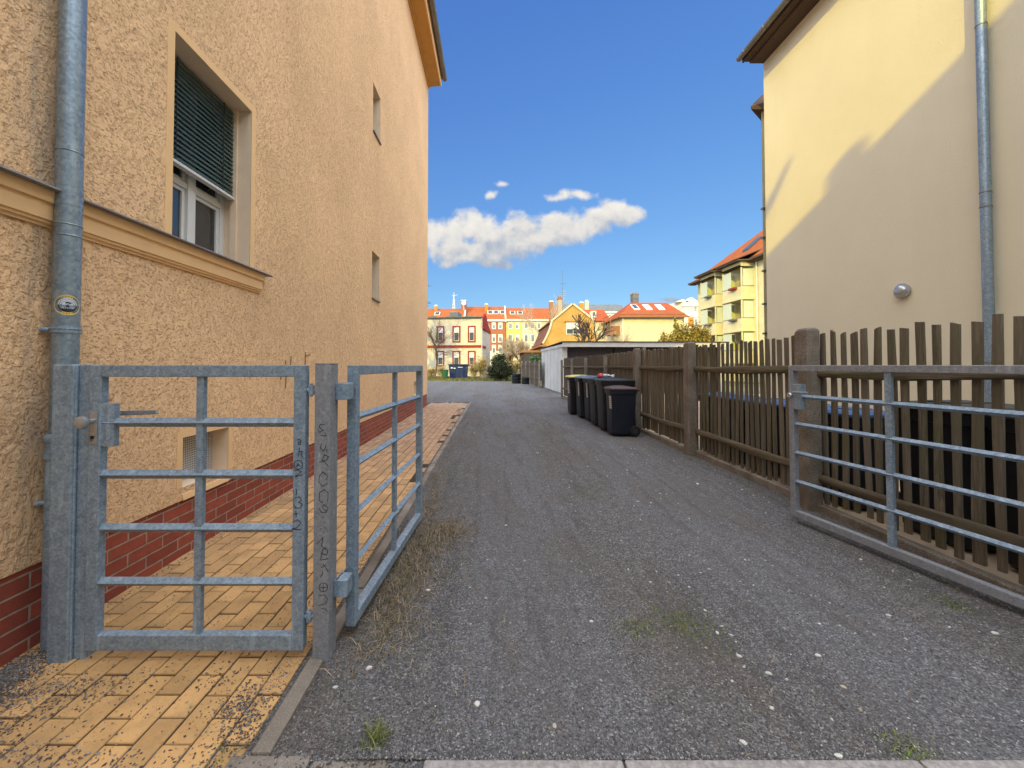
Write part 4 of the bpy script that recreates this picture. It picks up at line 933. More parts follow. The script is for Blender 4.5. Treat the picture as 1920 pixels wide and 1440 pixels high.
chimney('pale square chimney left of the red hip roof wing', 1098, 1104, 566, 590, 70, 'cream')
chimney('dark grey chimney on the red hip roof', 1187, 1198, 551.5, 570, 56, 'slate', 'brown')
chimney('orange chimney above the left end of the far roofs', 814, 820, 574, 585, 90, 'orange_far')
# satellite dish, mast, antenna
p = W(869.5, 568, 89); m = MB(); m.lathe([(.03, .14), (.28, .07), (.5, -.05), (.52, -.06), (.5, -.03), (.28, .09), (.03, .16)], p, 20, 'Y'); m.tube(p, p+Vector((0, .4, -1.6)), .05); tag(m.build('satellite_dish', 'white_plastic', smooth=True), 'white satellite dish on the brick chimney above the orange roofs', 'dish')
p = W(851, 584, 95); MS = thing('radio_mast', 'white lattice mast rising above the orange roof on the left', 'mast', p)
zt2 = W(851, 553, 95).z; m = MB()
for sx in (-1, 1):
    for sy in (-1, 1): m.tube((p.x+sx*.45, p.y+sy*.45, p.z-3), (p.x+sx*.12, p.y+sy*.12, zt2-1), .07, n=5)
for i in range(6):
    z = p.z-1+i*.8; w = .45-.07*i; m.tube((p.x-w, p.y-w, z), (p.x+w, p.y-w, z+.7), .05, n=4); m.tube((p.x+w, p.y-w, z), (p.x-w, p.y-w, z+.7), .05, n=4)
m.tube((p.x, p.y, zt2-1), (p.x, p.y, zt2+.6), .05); m.build('lattice', 'white_far', MS)
m = MB(); m.tube((p.x-.5, p.y, zt2-.2), (p.x+.9, p.y, zt2), .05); m.build('crossarm', 'white_far', MS)
p = W(1053, 590, 46.5); zt2 = W(1053, 508, 46.5).z; AN = thing('roof_antenna', 'thin tall antenna pole beside the ochre chimney', 'antenna', (p.x+.1, p.y, p.z))
m = MB(); m.tube((p.x+.1, p.y, p.z-1), (p.x+.1, p.y, zt2), .022, n=6); m.build('pole', 'slate', AN)
m = MB()
for z, w in ((zt2-.1, .12), (zt2-1.5, .45), (zt2-1.6, .3), (zt2-2.1, .2), (zt2-2.6, .35), (zt2-2.8, .3)): m.tube((p.x+.1-w*.6, p.y, z), (p.x+.1+w, p.y, z), .014, n=4)
m.build('element', 'slate', AN)
# ochre gabled house
Yg = 35.0; OH = thing('gabled_house', 'ochre house with a bent gambrel gable and one wide white window', 'house', (7.5, Yg, 0))
def gp(px, py, Y=Yg): q = W(px, py, Y); return (q.x, q.z)
gab = [gp(1019, 645), gp(1026, 632), gp(1032, 618), gp(1036.5, 602), gp(1073.5, 571.5), gp(1110, 600), gp(1114, 616), gp(1124, 645)]
m = MB(); m.prism([(gab[0][0]+.1, Yg, 0)]+[(x, Yg, z) for x, z in gab]+[(gab[-1][0]-.0, Yg, 0)], (0, 9, 0)); m.build('wall', 'ochre', OH)
m = MB()
def slab(m, pts, y0, y1, t=.16):
    for (x0, z0), (x1, z1) in zip(pts[:-1], pts[1:]):
        d = Vector((x1-x0, 0, z1-z0)).normalized(); nrm = Vector((-d.z, 0, d.x))*t
        m.hexa([(x0, y0, z0+.01), (x1, y0, z1+.01), (x1, y1, z1+.01), (x0, y1, z0+.01), (x0+nrm.x, y0, z0+nrm.z), (x1+nrm.x, y0, z1+nrm.z), (x1+nrm.x, y1, z1+nrm.z), (x0+nrm.x, y1, z0+nrm.z)])
slab(m, gab[:4], Yg+.05, Yg+9.2, .12); slab(m, [(gab[3][0]-.25, gab[3][1]-.2), gab[4]], Yg+.05, Yg+9.2, .14); slab(m, [gab[4], (gab[5][0]+.2, gab[5][1]-.15)], Yg+.05, Yg+9.2, .14); slab(m, gab[5:], Yg+.05, Yg+9.2, .12); m.build('roof', 'tiles_dark', OH)
m = MB(); slab(m, gab[:4], Yg-.10, Yg+.049, .16); slab(m, [(gab[3][0]-.12, gab[3][1]-.1), gab[4]], Yg-.12, Yg+.049, .17); slab(m, [gab[4], (gab[5][0]+.15, gab[5][1]-.1)], Yg-.12, Yg+.049, .17); slab(m, gab[5:], Yg-.06, Yg+.049, .08); m.build('verge_board', 'cream', OH)
x0, z0 = gp(1061.5, 627); x1, z1 = gp(1087.5, 605); win_y(OH, x0, x1, z0, z1, Yg-.01, blind=.5, label='wide white window with a half-lowered white shutter')
m = MB(); m.box(x0-.15, x1+.12, Yg-.06, Yg-.002, z1+.01, z1+.14); m.build('lintel', 'brown', OH)
m = MB(); q = gp(1019, 645); m.box(q[0]-.4, q[0]+.2, Yg-.4, Yg+9, q[1]-.25, q[1]-.1); m.box(q[0]-1.9, q[0]-.3, Yg+.5, Yg+7, 2.55, 2.75); m.build('eave', 'brown', OH)
m = MB(); q = gp(1019, 645); m.box(q[0]-1.7, q[0]-.1, Yg+.6, Yg+6.8, 0, 2.55); m.build('lean_to', 'garage_door', OH)
# cream house with red hip roof
Yc = 50.0; CH = thing('hip_roof_house', 'large pale yellow house with a red hipped roof and three skylights', 'house', (20, Yc, 0))
cx0, cx1 = W(1167, 600, Yc).x, W(1283, 600, Yc).x; ze = W(923, 594, Yc).z; zr = W(923, 567.5, Yc+4).z
m = MB(); m.box(cx0, cx1, Yc, Yc+8, 0, ze); m.build('wall', 'pale_yellow', CH)
e = .45; A, B, C, D = (cx0-e, Yc-e, ze), (cx1+e, Yc-e, ze), (cx1+e, Yc+8+e, ze), (cx0-e, Yc+8+e, ze); R1, R2 = (W(1182, 570, Yc+4).x, Yc+4, zr), (W(1250, 570, Yc+4).x, Yc+4, zr)
m = MB(); m.poly([A, B, R2, R1]); m.poly([B, C, R2]); m.poly([C, D, R1, R2]); m.poly([D, A, R1]); m.poly([D, C, B, A]); m.build('roof', 'tiles_red', CH)
m = MB(); m.box(cx0-e, cx1+e, Yc-e-.08, Yc-e+.02, ze-.12, ze+.05); m.box(cx0-e-.08, cx0-e+.02, Yc-e+.02, Yc+8+e, ze-.12, ze+.05); m.build('gutter', 'brown', CH)
sl = (zr-ze)/(4+e)
m = MB(); m.hexa([(cx0-.1, Yc-e+.5, ze+.5*sl+.05), (cx1+.1, Yc-e+.5, ze+.5*sl+.05), (cx1+.1, Yc-e+.56, ze+.5*sl+.05), (cx0-.1, Yc-e+.56, ze+.5*sl+.05), (cx0-.1, Yc-e+.5, ze+.5*sl+.3), (cx1+.1, Yc-e+.5, ze+.5*sl+.3), (cx1+.1, Yc-e+.56, ze+.5*sl+.3), (cx0-.1, Yc-e+.56, ze+.5*sl+.3)]); m.build('snow_guard', 'brown', CH)
for px in (1192, 1215, 1238.5):
    xx = W(px, 577, Yc+2).x; y0, y1 = Yc+1.5, Yc+3.0; zf = lambda y: ze+(y-(Yc-e))*sl
    m = MB(); m.hexa([(xx-.4, y0, zf(y0)+.02), (xx+.4, y0, zf(y0)+.02), (xx+.4, y1, zf(y1)+.02), (xx-.4, y1, zf(y1)+.02), (xx-.4, y0, zf(y0)+.16), (xx+.4, y0, zf(y0)+.16), (xx+.4, y1, zf(y1)+.16), (xx-.4, y1, zf(y1)+.16)]); w = m.build('skylight', 'white_frame', CH)
    m = MB(); m.hexa([(xx-.28, y0+.15, zf(y0+.15)+.14), (xx+.28, y0+.15, zf(y0+.15)+.14), (xx+.28, y1-.15, zf(y1-.15)+.14), (xx-.28, y1-.15, zf(y1-.15)+.14), (xx-.28, y0+.15, zf(y0+.15)+.19), (xx+.28, y0+.15, zf(y0+.15)+.19), (xx+.28, y1-.15, zf(y1-.15)+.19), (xx-.28, y1-.15, zf(y1-.15)+.19)]); m.build('pane', 'curtain' if px > 1200 else 'glass_far', w)
m = MB(); m.box(cx0-.01, cx0+.12, Yc-.1, Yc-.01, 0, ze); m.build('downpipe', 'white_far', CH)
# balcony on the left side
zb = W(1160, 626, Yc+2).z; m = MB(); m.box(cx0-1.3, cx0, Yc+1, Yc+4.5, zb-.15, zb+.95); bal = m.build('balcony', 'brown', CH)
m = MB()
for yy in (Yc+1.05, Yc+4.4): m.box(cx0-1.28, cx0-1.2, yy, yy+.08, zb+.95, zb+2.4)
m.box(cx0-1.28, cx0-1.2, Yc+1.05, Yc+4.4, zb+2.3, zb+2.4); m.build('frame', 'brown', bal)
for yy in (Yc+5.2, Yc+6.6):
    m = MB(); m.box(cx0-.03, cx0-.001, yy, yy+.7, zb+.6, zb+2.1); m.build('window', 'glass_far', CH)
# wing behind
wx0, wx1 = W(1104, 600, 58).x, cx0+1; wz = W(923, 602, 58).z; wr = W(923, 580.5, 62).z
m = MB(); m.box(wx0, wx1, 58.1, 66, 0, wz); m.build('wing_wall', 'cream', CH)
m = MB(); m.prism([(wx0-.4, 57.7, wz), (wx0-.4, 62, wr), (wx0-.4, 66.4, wz)], (wx1-wx0+.4, 0, 0)); m.build('wing_roof', 'tiles_red', CH)
win_y(CH, W(1128, 600, 58).x, W(1136, 600, 58).x, W(923, 636, 58).z, W(923, 624, 58).z, 58.08, blind=.3); win_y(CH, W(1129, 600, 58).x, W(1136, 600, 58).x, W(923, 608, 58).z, W(923, 604, 58).z, 58.08, mull=False)
m = MB(); xx = W(1110.5, 590, 60).x; zz = W(923, 589, 60).z; m.box(xx-.35, xx+.35, 59.0, 60.2, zz-.6, zz+.35); m.build('skylight', 'white_frame', CH)
m = MB(); m.box(xx-.22, xx+.22, 58.97, 59.0, zz-.4, zz+.2); m.build('pane', 'glass_far', CH)
# white gabled apartment house
Yw = 75.0; WH = thing('white_house', 'white stuccoed town house with pointed gables and orange panels beyond the trees', 'building', (36, Yw, 0))
def WP(px, py): q = W(px, py, Yw); return q.x, q.z
x0, z0 = WP(1268, 600); x1, z1 = WP(1335, 566); x2, _ = WP(1281, 600)
m = MB(); m.prism([(x2, Yw, 0), (x1, Yw, 0), (x1, Yw+8, 0), (x0, Yw+8, 0), (x0, Yw+3, 0)], (0, 0, z1)); m.build('wall', 'white_far', WH)
m = MB(); zc2 = WP(1300, 592)[1]; m.box(x2-.4, x1, Yw-.3, Yw-.001, z1-.9, z1-.5); m.box(x2-.2, x1, Yw-.25, Yw-.001, zc2-.2, zc2+.1); m.box(x2-.2, x1, Yw-.12, Yw-.001, zc2+2, zc2+2.1); m.build('cornice', 'white_frame', WH)
m = MB()
for pxc, pyt in ((1297, 557), (1280, 561)):
    xc, zc_ = WP(pxc, pyt); m.prism([(xc-1.3, Yw-.05, z1), (xc-.6, Yw-.05, z1+(zc_-z1)*.55), (xc, Yw-.05, zc_), (xc+.6, Yw-.05, z1+(zc_-z1)*.55), (xc+1.3, Yw-.05, z1)], (0, 1.5, 0))
m.build('gable', 'white_far', WH)
for a, b in ((1284, 1294), (1303, 1313)):
    m = MB(); m.box(WP(a, 0)[0], WP(b, 0)[0], Yw-.05, Yw-.002, WP(0, 612)[1], WP(0, 596)[1]); m.build('wall_panel', 'orange_far', WH)
win_y(WH, WP(1295, 0)[0], WP(1300, 0)[0], WP(0, 584)[1], WP(0, 573.5)[1], Yw-.01); win_y(WH, WP(1296, 0)[0], WP(1301.5, 0)[0], WP(0, 609)[1], WP(0, 598)[1], Yw-.01, 'white_frame')
# balcony apartment block
BX = 20.7; BB = thing('balcony_block', 'pale yellow apartment block with stacked angular balconies and an orange roof', 'building', (BX+5, 34, 0))
yf = BX*F/(1310-CX); yn = 24.0; zE = 9.62
m = MB(); m.box(BX, BX+10, yn, yf, 0, zE); m.build('wall', 'pale_yellow', BB)
m = MB(); zr = 14.6; A, B, C, D = (BX-.6, yn-3, zE), (BX-.6, yf+.6, zE), (BX+10.6, yf+.6, zE), (BX+10.6, yn-3, zE); R1, R2 = (BX+5, yn-3, zr), (BX+5, yf-4.5, zr)
m.poly([A, B, R2, R1]); m.poly([B, C, R2]); m.poly([C, D, R1, R2]); m.poly([D, A, R1]); m.poly([D, C, B, A]); m.build('roof', 'tiles', BB)
m = MB(); m.box(BX-.7, BX-.58, yn-3, yf+.6, zE-.06, zE+.1); m.box(BX-.55, BX, yn-3, yf+.55, zE-.12, zE-.01); m.build('gutter', 'soffit', BB)
sl = (zr-zE)/5.6
for yy, px in ((33.5, 0), (28.4, 0)):
    m = MB(); xx0, xx1 = BX+1.2, BX+2.4; zf = lambda x: zE+(x-(BX-.6))*sl; m.hexa([(xx0, yy-.4, zf(xx0)+.02), (xx1, yy-.4, zf(xx1)+.02), (xx1, yy+.4, zf(xx1)+.02), (xx0, yy+.4, zf(xx0)+.02), (xx0, yy-.4, zf(xx0)+.2), (xx1, yy-.4, zf(xx1)+.2), (xx1, yy+.4, zf(xx1)+.2), (xx0, yy+.4, zf(xx0)+.2)]); m.build('skylight', 'glass_far', BB)
dpt = 1.05; xf = BX-dpt
for (y0, y1) in ((30.6, 33.1), (34.2, 36.6)):
    lv = [9.25, 6.70, 4.17, 1.64]
    m = MB(); m.prism([(xf-.45, y0-.25, zE-.02), (BX, y0-.45, zE-.02), (BX, y1+.35, zE-.02), (xf-.45, y1+.25, zE-.02)], (0, 0, .09)); m.prism([(xf-.5, y0-.3, zE+.07), (BX+1.6, y0-.3, zE+1.3), (BX+1.6, y1+.3, zE+1.3), (xf-.5, y1+.3, zE+.07)], (0, 0, .08)); m.build('balcony_roof', 'soffit', BB)
    m = MB(); m.box(xf-.03, BX, y0-.02, y0+.02, lv[0]-.02, zE-.03); m.box(xf-.02, xf+.05, y0+.02, y1, lv[0]+.12, zE-.03); m.build('balcony_header', 'pale_yellow', BB)
    for k_ in range(1, 4):
        zb = lv[k_]; zt_ = lv[k_-1]
        m = MB(); m.box(xf-.06, BX, y0-.05, y1+.05, zb-.12, zb+.02); m.box(xf, xf+.06, y0+.06, y1-.06, zb+.02, zb+.92); m.box(xf+.06, BX, y0, y0+.06, zb+.02, zb+.92); m.box(xf+.06, BX, y1-.06, y1, zb+.02, zb+.92)
        for yy in (y0, y1-.06): m.box(xf-.01, xf+.09, yy-.005, yy+.065, zb+.02, zt_-.12)
        m.box(BX-.08, BX-.001, y0-.01, y0+.05, zb+.92, zt_-.12); bl_ = m.build('balcony', 'pale_yellow', BB)
        m = MB(); m.box(xf-.03, xf, y0, y1, zb+.95, zb+.98); m.box(xf-.03, BX, y0-.03, y0, zb+.95, zb+.98); m.build('handrail', 'galv_dull', bl_)
        m = MB(); m.box(xf+.16, BX-.1, y0+.01, y0+.04, zb+1.0, zt_-.22); m.build('frosted_screen', 'frost', bl_)
        m = MB(); m.box(xf+.1, BX-.05, y1-.05, y1-.03, zb+1.0, zt_-.22); m.build('frosted_screen', 'frost', bl_)
        m = MB(); m.box(xf+.02, xf+.05, y0+(y1-y0)*.55, y1-.1, zb+1.0, zt_-.22); m.build('frosted_screen', 'frost', bl_)
        m = MB(); m.box(BX-.04, BX-.002, y0+.5, y0+1.4, zb+.05, zb+2.1); m.build('balcony_door', 'white_frame', bl_)
        if k_ < 3:
            m = MB(); m.box(xf-.26, xf-.04, y0+.5, y0+1.3, zb+.78, zb+.95); m.build('flower_box', 'red_trim' if (k_ == 1 and y0 < 32) else 'slate', bl_)
m = MB(); m.tube((BX-.1, 30.2, 0), (BX-.1, 30.2, zE), .06); m.build('downpipe', 'white_far', BB)
# buildings behind the photographer, across the street (they throw the shade on the drive and the yellow wall)
ST = thing('street_house', 'long tenement across the street behind the viewpoint', 'building', (-10, -22, 0))
m = MB(); m.box(-10.4, 30, -27, -18, 0, 16.42); m.box(-40, -10.4, -27, -18, 0, 17.2); m.build('wall', 'cream', ST)
m = MB(); m.prism([(-8.16, -18.1, 16.4), (-7.70, -18.1, 16.4), (-7.70, -18.1, 16.78), (-7.84, -18.1, 16.90), (-8.16, -18.1, 16.82)], (0, -.12, 0)); m.build('dormer', 'brick_far', ST)
m = MB(); m.prism([(-9.5, -18.1, 17.55), (-8.95, -18.1, 17.95), (-8.74, -18.1, 18.2), (-8.80, -18.1, 17.98), (-8.66, -18.1, 18.12), (-9.0, -18.1, 17.62), (-9.5, -18.1, 17.1)], (0, -.05, 0)); m.tube((-9.3, -18.1, 16.4), (-9.3, -18.1, 17.5), .02); m.build('shadow_vane', 'slate', ST)  # unseen vane, its outline shaped to cast the small pronged shadow

# ================================================================ VEGETATION
def bare_tree(name, label, base, h, spread, mat, seed, depth=5, trunk_r=.12, lean=(0, 0), twig='bark_pale', droop=0, cat='tree', first=.3, nb=3, group=None):
    Rt = random.Random(seed); T = thing(name, label, cat, base, group=group); tr = MB(); tw = MB()
    def grow(p, d, l, r, k):
        n = 3; q = p
        for i in range(n):
            dd = (d+Vector((Rt.gauss(0, .13), Rt.gauss(0, .13), Rt.gauss(0, .08)-droop*.08*(depth-k)))).normalized(); q2 = q+dd*(l/n)
            (tr if k >= depth-1 else tw).tube(q, q2, r*(1-.28*i/n), r*(1-.28*(i+1)/n), 6 if k >= depth-1 else 4, False); q = q2; d = dd
            if k > 0 and (i or k < depth) and k < depth:
                s = d.cross(Vector((Rt.gauss(0, 1), Rt.gauss(0, 1), Rt.gauss(0, 1)))).normalized()
                grow(q, (d+s*Rt.uniform(.6, 1.1)*spread).normalized(), l*Rt.uniform(.45, .7), r*.45, k-1)
        if k > 0:
            for _ in range(nb):
                s = d.cross(Vector((Rt.gauss(0, 1), Rt.gauss(0, 1), Rt.gauss(0, 1)))).normalized()
                grow(q, (d+s*Rt.uniform(.3, .8)*spread).normalized(), l*Rt.uniform(.6, .82), r*.62, k-1)
    grow(Vector(base)-Vector((0, 0, .1)), Vector((lean[0], lean[1], 1)).normalized(), h*first, trunk_r, depth)
    tr.build('trunk', mat, T, fix=False); tw.build('crown', twig, T, fix=False); return T
def leafcloud(blobs, n, size, cols, seed, surf=.55, flat=False):
    r = np.random.default_rng(seed); C = []; w = np.array([b[3]*b[4]*b[5] for b in blobs]); w = w/w.sum()
    pick = r.choice(len(blobs), n, p=w); B = np.array([b[:6] for b in blobs])[pick]
    d = r.normal(size=(n, 3)); d /= np.linalg.norm(d, axis=1)[:, None]; rad = 1-(1-surf)*r.random(n)**.7*1.0; rad *= 1+.10*np.sin(d[:, 0]*9+d[:, 2]*7+B[:, 0]*5)
    P = B[:, :3]+d*B[:, 3:6]*rad[:, None]
    a = r.normal(size=(n, 3)); a /= np.linalg.norm(a, axis=1)[:, None]; b = np.cross(a, d+.4*r.normal(size=(n, 3))); b /= np.linalg.norm(b, axis=1)[:, None]
    s = size*(.6+.8*r.random(n))[:, None]; V = np.stack([P-a*s, P-b*s*.45, P+a*s, P+b*s*.45], 1).reshape(-1, 3)
    Fq = np.arange(4*n).reshape(n, 4); cc = np.array(cols)[r.integers(0, len(cols), n)]*(.7+.6*r.random(n))[:, None]
    return V, Fq, np.repeat(cc, 4, 0)
def foliage(T, name, blobs, n, size, cols, seed, surf=.55):
    V, Fq, c = leafcloud(blobs, n, size, cols, seed, surf); off = np.array(T.location); return npmesh(name, V-off, Fq, c, 'blades', T)
# dark evergreen bush
bb = G(938, 714); bb.y = 34.5; bb.x = W(938, 700, 34.5).x
BU = thing('evergreen_bush', 'round dark evergreen bush at the end of the driveway', 'bush', (bb.x, bb.y, 0))
foliage(BU, 'foliage', [(bb.x, bb.y, 1.15, 1.12, 1.0, 1.15), (bb.x-.2, bb.y, 1.7, .7, .7, .9), (bb.x+.35, bb.y-.2, .8, 1.0, .9, .8), (bb.x-.55, bb.y-.1, .75, .75, .7, .75), (bb.x+.1, bb.y, 2.1, .45, .4, .5)], 9000, .085, [(.028, .036, .018), (.045, .055, .022), (.02, .026, .014), (.06, .06, .028)], 4, .35)
m = MB(); m.tube((bb.x, bb.y, 0), (bb.x, bb.y, 1.8), .07, .03); m.build('stem', 'bark', BU)
# conifer + yellow-green shrubs behind the garage
c0 = W(1268, 640, 31); CT = thing('young_conifer', 'pointed yellow-green conifer behind the garage roof', 'tree', (c0.x, 31, 0))
bl_ = [(c0.x+.1*sin(i*2), 31, 1.0+.44*i, max(.10, 1.25-.12*i), max(.1, 1.1-.1*i), .40) for i in range(10)]
foliage(CT, 'foliage', bl_, 8000, .09, [(.19, .17, .035), (.26, .21, .045), (.12, .12, .03), (.30, .24, .06)], 5, .3)
m = MB(); m.tube((c0.x, 31, 0), (c0.x, 31, 4.7), .09, .02); m.build('trunk', 'bark', CT)
for i, (px, pyt, lb, sd, wd) in enumerate([(1292, 607, 'broad golden-green shrub between the conifer and the balcony block', 6, 1.1), (1312, 612, 'golden-green shrub in front of the corner of the balcony block', 9, .9), (1250, 628, 'small olive shrub just left of the pointed conifer', 12, .8)]):
    c0 = W(px, 640, 29.5); zt = W(px, pyt, 29.5).z*1.1; T = thing('garden_shrub', lb, 'shrub', (c0.x, 29.5, 0))
    foliage(T, 'foliage', [(c0.x, 29.5, zt*.55, wd, .9, zt*.42), (c0.x-wd*.35, 29.4, zt*.7, wd*.5, .5, zt*.28), (c0.x+wd*.4, 29.4, zt*.72, wd*.45, .5, zt*.25)], 6000, .09, [(.20, .16, .03), (.29, .22, .04), (.10, .10, .03), (.24, .15, .04)], sd, .25)
    m = MB(); m.tube((c0.x, 29.5, 0), (c0.x, 29.5, zt*.6), .05, .02); m.build('stem', 'bark', T)
# bare trees
p = G(1010, 700); bare_tree('bare_tree', 'tall bare birch rising above the orange roofs, left of the tall chimney', (W(1011, 640, 62).x, 62, 0), 12.6, .45, 'birch', 21, 5, .16, twig='bark_pale', first=.36, nb=2)
bare_tree('bare_tree', 'low bare fruit tree with twisted branches beside the ochre house', (W(1003, 640, 44).x, 44, 0), 6.2, .9, 'bark', 33, 5, .13, twig='bark_pale', first=.26)
bare_tree('bare_tree', 'spreading bare tree in front of the yellow tenement', (W(984, 640, 55).x, 55, 0), 8.0, .8, 'bark', 35, 5, .14, twig='bark_pale', first=.28)
bare_tree('bare_tree', 'reddish bare tree in front of the brick tenement', (W(965, 640, 58).x, 58, 0), 5.2, .8, 'bark', 37, 5, .10, twig='brown', first=.26)
bare_tree('bare_tree', 'dark bare tree at the left edge of the yard beside the house corner', (W(817, 640, 37).x, 37, 0), 4.6, .8, 'bark', 41, 5, .10, twig='bark', first=.42, nb=2)
bare_tree('bare_tree', 'large bare tree in the garden left of the red-trimmed house', (-14.2, 41.5, 0), 16.5, .75, 'bark', 43, 5, .36, twig='bark', first=.24, nb=2)
bare_tree('bare_tree', 'bare tree hidden behind the corner of the near house', (-11.6, 45.8, 0), 13, .8, 'bark', 47, 5, .28, twig='bark', first=.24, nb=2)
pc = W(1087, 640, 27.5); bare_tree('pollarded_tree', 'dark pollarded tree showing its stubby branches above the garage roof', (pc.x, 27.5, 0), 4.1, .95, 'bark', 51, 3, .12, twig='bark', first=.52, nb=4)
pc = W(1180, 640, 33); bare_tree('bare_shrub', 'thin bare shrub in front of the pale yellow hip-roofed house', (pc.x, 33, 0), 4.1, .7, 'bark_pale', 52, 4, .06, twig='bark_pale', cat='shrub', first=.4)
pc = W(1160, 640, 34); bare_tree('bare_shrub', 'brown bare shrub below the balcony of the hip-roofed house', (pc.x, 34, 0), 3.6, .7, 'brown', 53, 4, .06, twig='brown', cat='shrub', first=.4)
# hedge shrubs in front of the red-trimmed house
for i, (px, pyt, Yh, lb, n) in enumerate([(888, 676, 40.5, 'straw-coloured shrub just right of the blue container', 1500), (904, 664, 40.8, 'tall straw-coloured shrub left of the dark evergreen bush', 2000), (808, 686, 39.5, 'dry yellow shrub by the corner of the near house', 1200), (826, 682, 43, 'dry shrub behind the small green bin', 900), (965, 668, 37, 'dry olive shrub right of the dark evergreen bush', 1300)]):
    c0 = W(px, 690, Yh); zt = W(px, pyt, Yh).z; T = thing('dry_shrub', lb, 'shrub', (c0.x, Yh, 0))
    foliage(T, 'foliage', [(c0.x, Yh, zt*.5, .75, .6, zt*.5), (c0.x+.3, Yh, zt*.62, .4, .4, zt*.34)], n, .07, [(.34, .25, .09), (.42, .31, .12), (.16, .14, .06), (.25, .18, .08)], 60+i, .1)
    m = MB(); Rz = random.Random(i)
    for _ in range(30): a_ = Rz.uniform(-.6, .6); m.tube((c0.x+a_*.3, Yh, 0), (c0.x+a_*1.2, Yh+Rz.uniform(-.4, .4), zt*Rz.uniform(.7, 1.05)), .012, .004, 4, False)
    m.build('twigs', 'bark_pale', T, fix=False)
c0 = W(1003, 668, 29.5); T = thing('ivy_shrub', 'bright green climber above the board fence by the garage', 'shrub', (c0.x, 29.8, 0))
foliage(T, 'foliage', [(c0.x, 29.8, 1.75, .55, .3, .6), (c0.x+.45, 29.8, 1.6, .45, .3, .6)], 2200, .06, [(.08, .14, .05), (.12, .18, .07)], 70, .2)
m = MB(); m.tube((c0.x, 29.8, 0), (c0.x, 29.8, 1.6), .04); m.build('stem', 'bark', T)
# blades of grass helper
def blades(name, pts, h, w, cols, seed, lean=.5, curl=.4, label=None, cat=None, kind='stuff', z0=0):
    r = np.random.default_rng(seed); n = len(pts); P = np.array(pts); az = r.random(n)*2*pi; hh = h*(.45+.9*r.random(n)); L = lean*(.2+r.random(n))
    d = np.stack([np.cos(az), np.sin(az), np.zeros(n)], 1); s = np.stack([-np.sin(az), np.cos(az), np.zeros(n)], 1)*(w*(.6+.8*r.random(n)))[:, None]
    up = np.array([0, 0, 1.0]); p1 = P+d*(hh*L*.45)[:, None]+up*(hh*.6*np.sqrt(np.clip(1-(L*.6)**2, .05, 1)))[:, None]; p2 = p1+d*(hh*L*.6)[:, None]+up*(hh*.4*(1-curl*L))[:, None]
    V = np.stack([P-s, P+s, p1+s*.7, p1-s*.7, p2+s*.15, p2-s*.15], 1).reshape(-1, 3); b = np.arange(n)*6
    Fq = np.concatenate([np.stack([b, b+1, b+2, b+3], 1), np.stack([b+3, b+2, b+4, b+5], 1)]); cc = np.array(cols)[r.integers(0, len(cols), n)]*(.7+.6*r.random(n))[:, None]
    o = npmesh(name, V, Fq, np.repeat(cc, 6, 0), 'blades'); tag(o, label, cat, kind=kind); return o
straw = [(.27, .21, .14), (.36, .28, .19), (.21, .155, .10), (.13, .10, .065), (.12, .115, .055)]
r = np.random.default_rng(5); pts = []
for cx_, cy_, sx, sy, n in ((-.46, 3.1, .11, .16, 520), (-.55, 2.7, .06, .22, 620), (-.45, 2.55, .10, .16, 200), (-.57, 2.25, .06, .18, 350), (-.34, 3.2, .08, .10, 260), (-.58, 3.7, .04, .3, 240), (-.5, 2.0, .07, .12, 220), (-.64, 4.6, .04, .7, 250)):
    q = r.normal(size=(n, 2))*[sx, sy]+[cx_, cy_]; pts.append(q)
pts = [np.concatenate([p_, p_+r.normal(size=p_.shape)*.07]) for p_ in pts]
q = np.concatenate(pts); q = q[q[:, 0] > -.76]; z = hgt(q[:, 0], q[:, 1])+.006
blades('dry_grass', np.column_stack([q, z]), 0.045, .0016, straw, 6, 1.75, .95, 'matted straw-coloured dry grass along the kerb beside the open gate leaf', 'grass')
# grass strip and weeds
q = np.column_stack([r.uniform(-9, 3.2, 6500), r.uniform(33.2, 44, 6500)]); q = q[q[:, 1] > 33.6-.0*q[:, 0]]
blades('grass', np.column_stack([q, np.zeros(len(q))]), .16, .012, [(.10, .12, .03), (.16, .15, .05), (.25, .20, .09), (.07, .08, .03)], 8, .8, .4, 'rough grass strip at the end of the driveway', 'grass')
q = np.concatenate([np.column_stack([r.normal(2.92, .06, 900), r.uniform(2.1, 16, 900)]), np.column_stack([r.normal(3.2, .12, 900), r.uniform(16.8, 25, 900)])])
q = q[q[:, 0] < 3.35]; zz = np.where(q[:, 1] < 16.4, hgt(q[:, 0], q[:, 1]), 0)+.004
blades('edge_weeds', np.column_stack([q, zz]), .05, .0022, [(.10, .11, .035), (.20, .16, .08), (.12, .09, .05)], 9, 1.2, .6, 'dry weeds and moss along the foot of the fence and garage', 'weeds')
def weed(label, px, py, rad, n, h=.03, seed=1, cols=((.10, .15, .03), (.16, .19, .05), (.20, .20, .07))):
    g_ = G(px, py); rr_ = np.random.default_rng(seed); a_ = rr_.normal(size=(n, 2))*rad+[g_.x, g_.y]
    blades('moss_tuft', np.column_stack([a_, hgt(a_[:, 0], a_[:, 1])+.004]), h, .0018, list(cols), seed, 1.2, .5, label, 'weed', kind='stuff')
weed('small green leafy weed at the old kerb stone in the foreground', 706, 1392, .022, 130, .035, 2)
weed('yellow-green moss patch in the middle of the gravel, left one', 1192, 1180, .05, 220, .014, 3); weed('wide yellow-green moss patch among white pebbles in the middle of the gravel', 1285, 1172, .09, 520, .016, 4)
weed('small moss patch at the right edge of the gravel below the gate leaf', 1785, 1136, .045, 160, .018, 5)
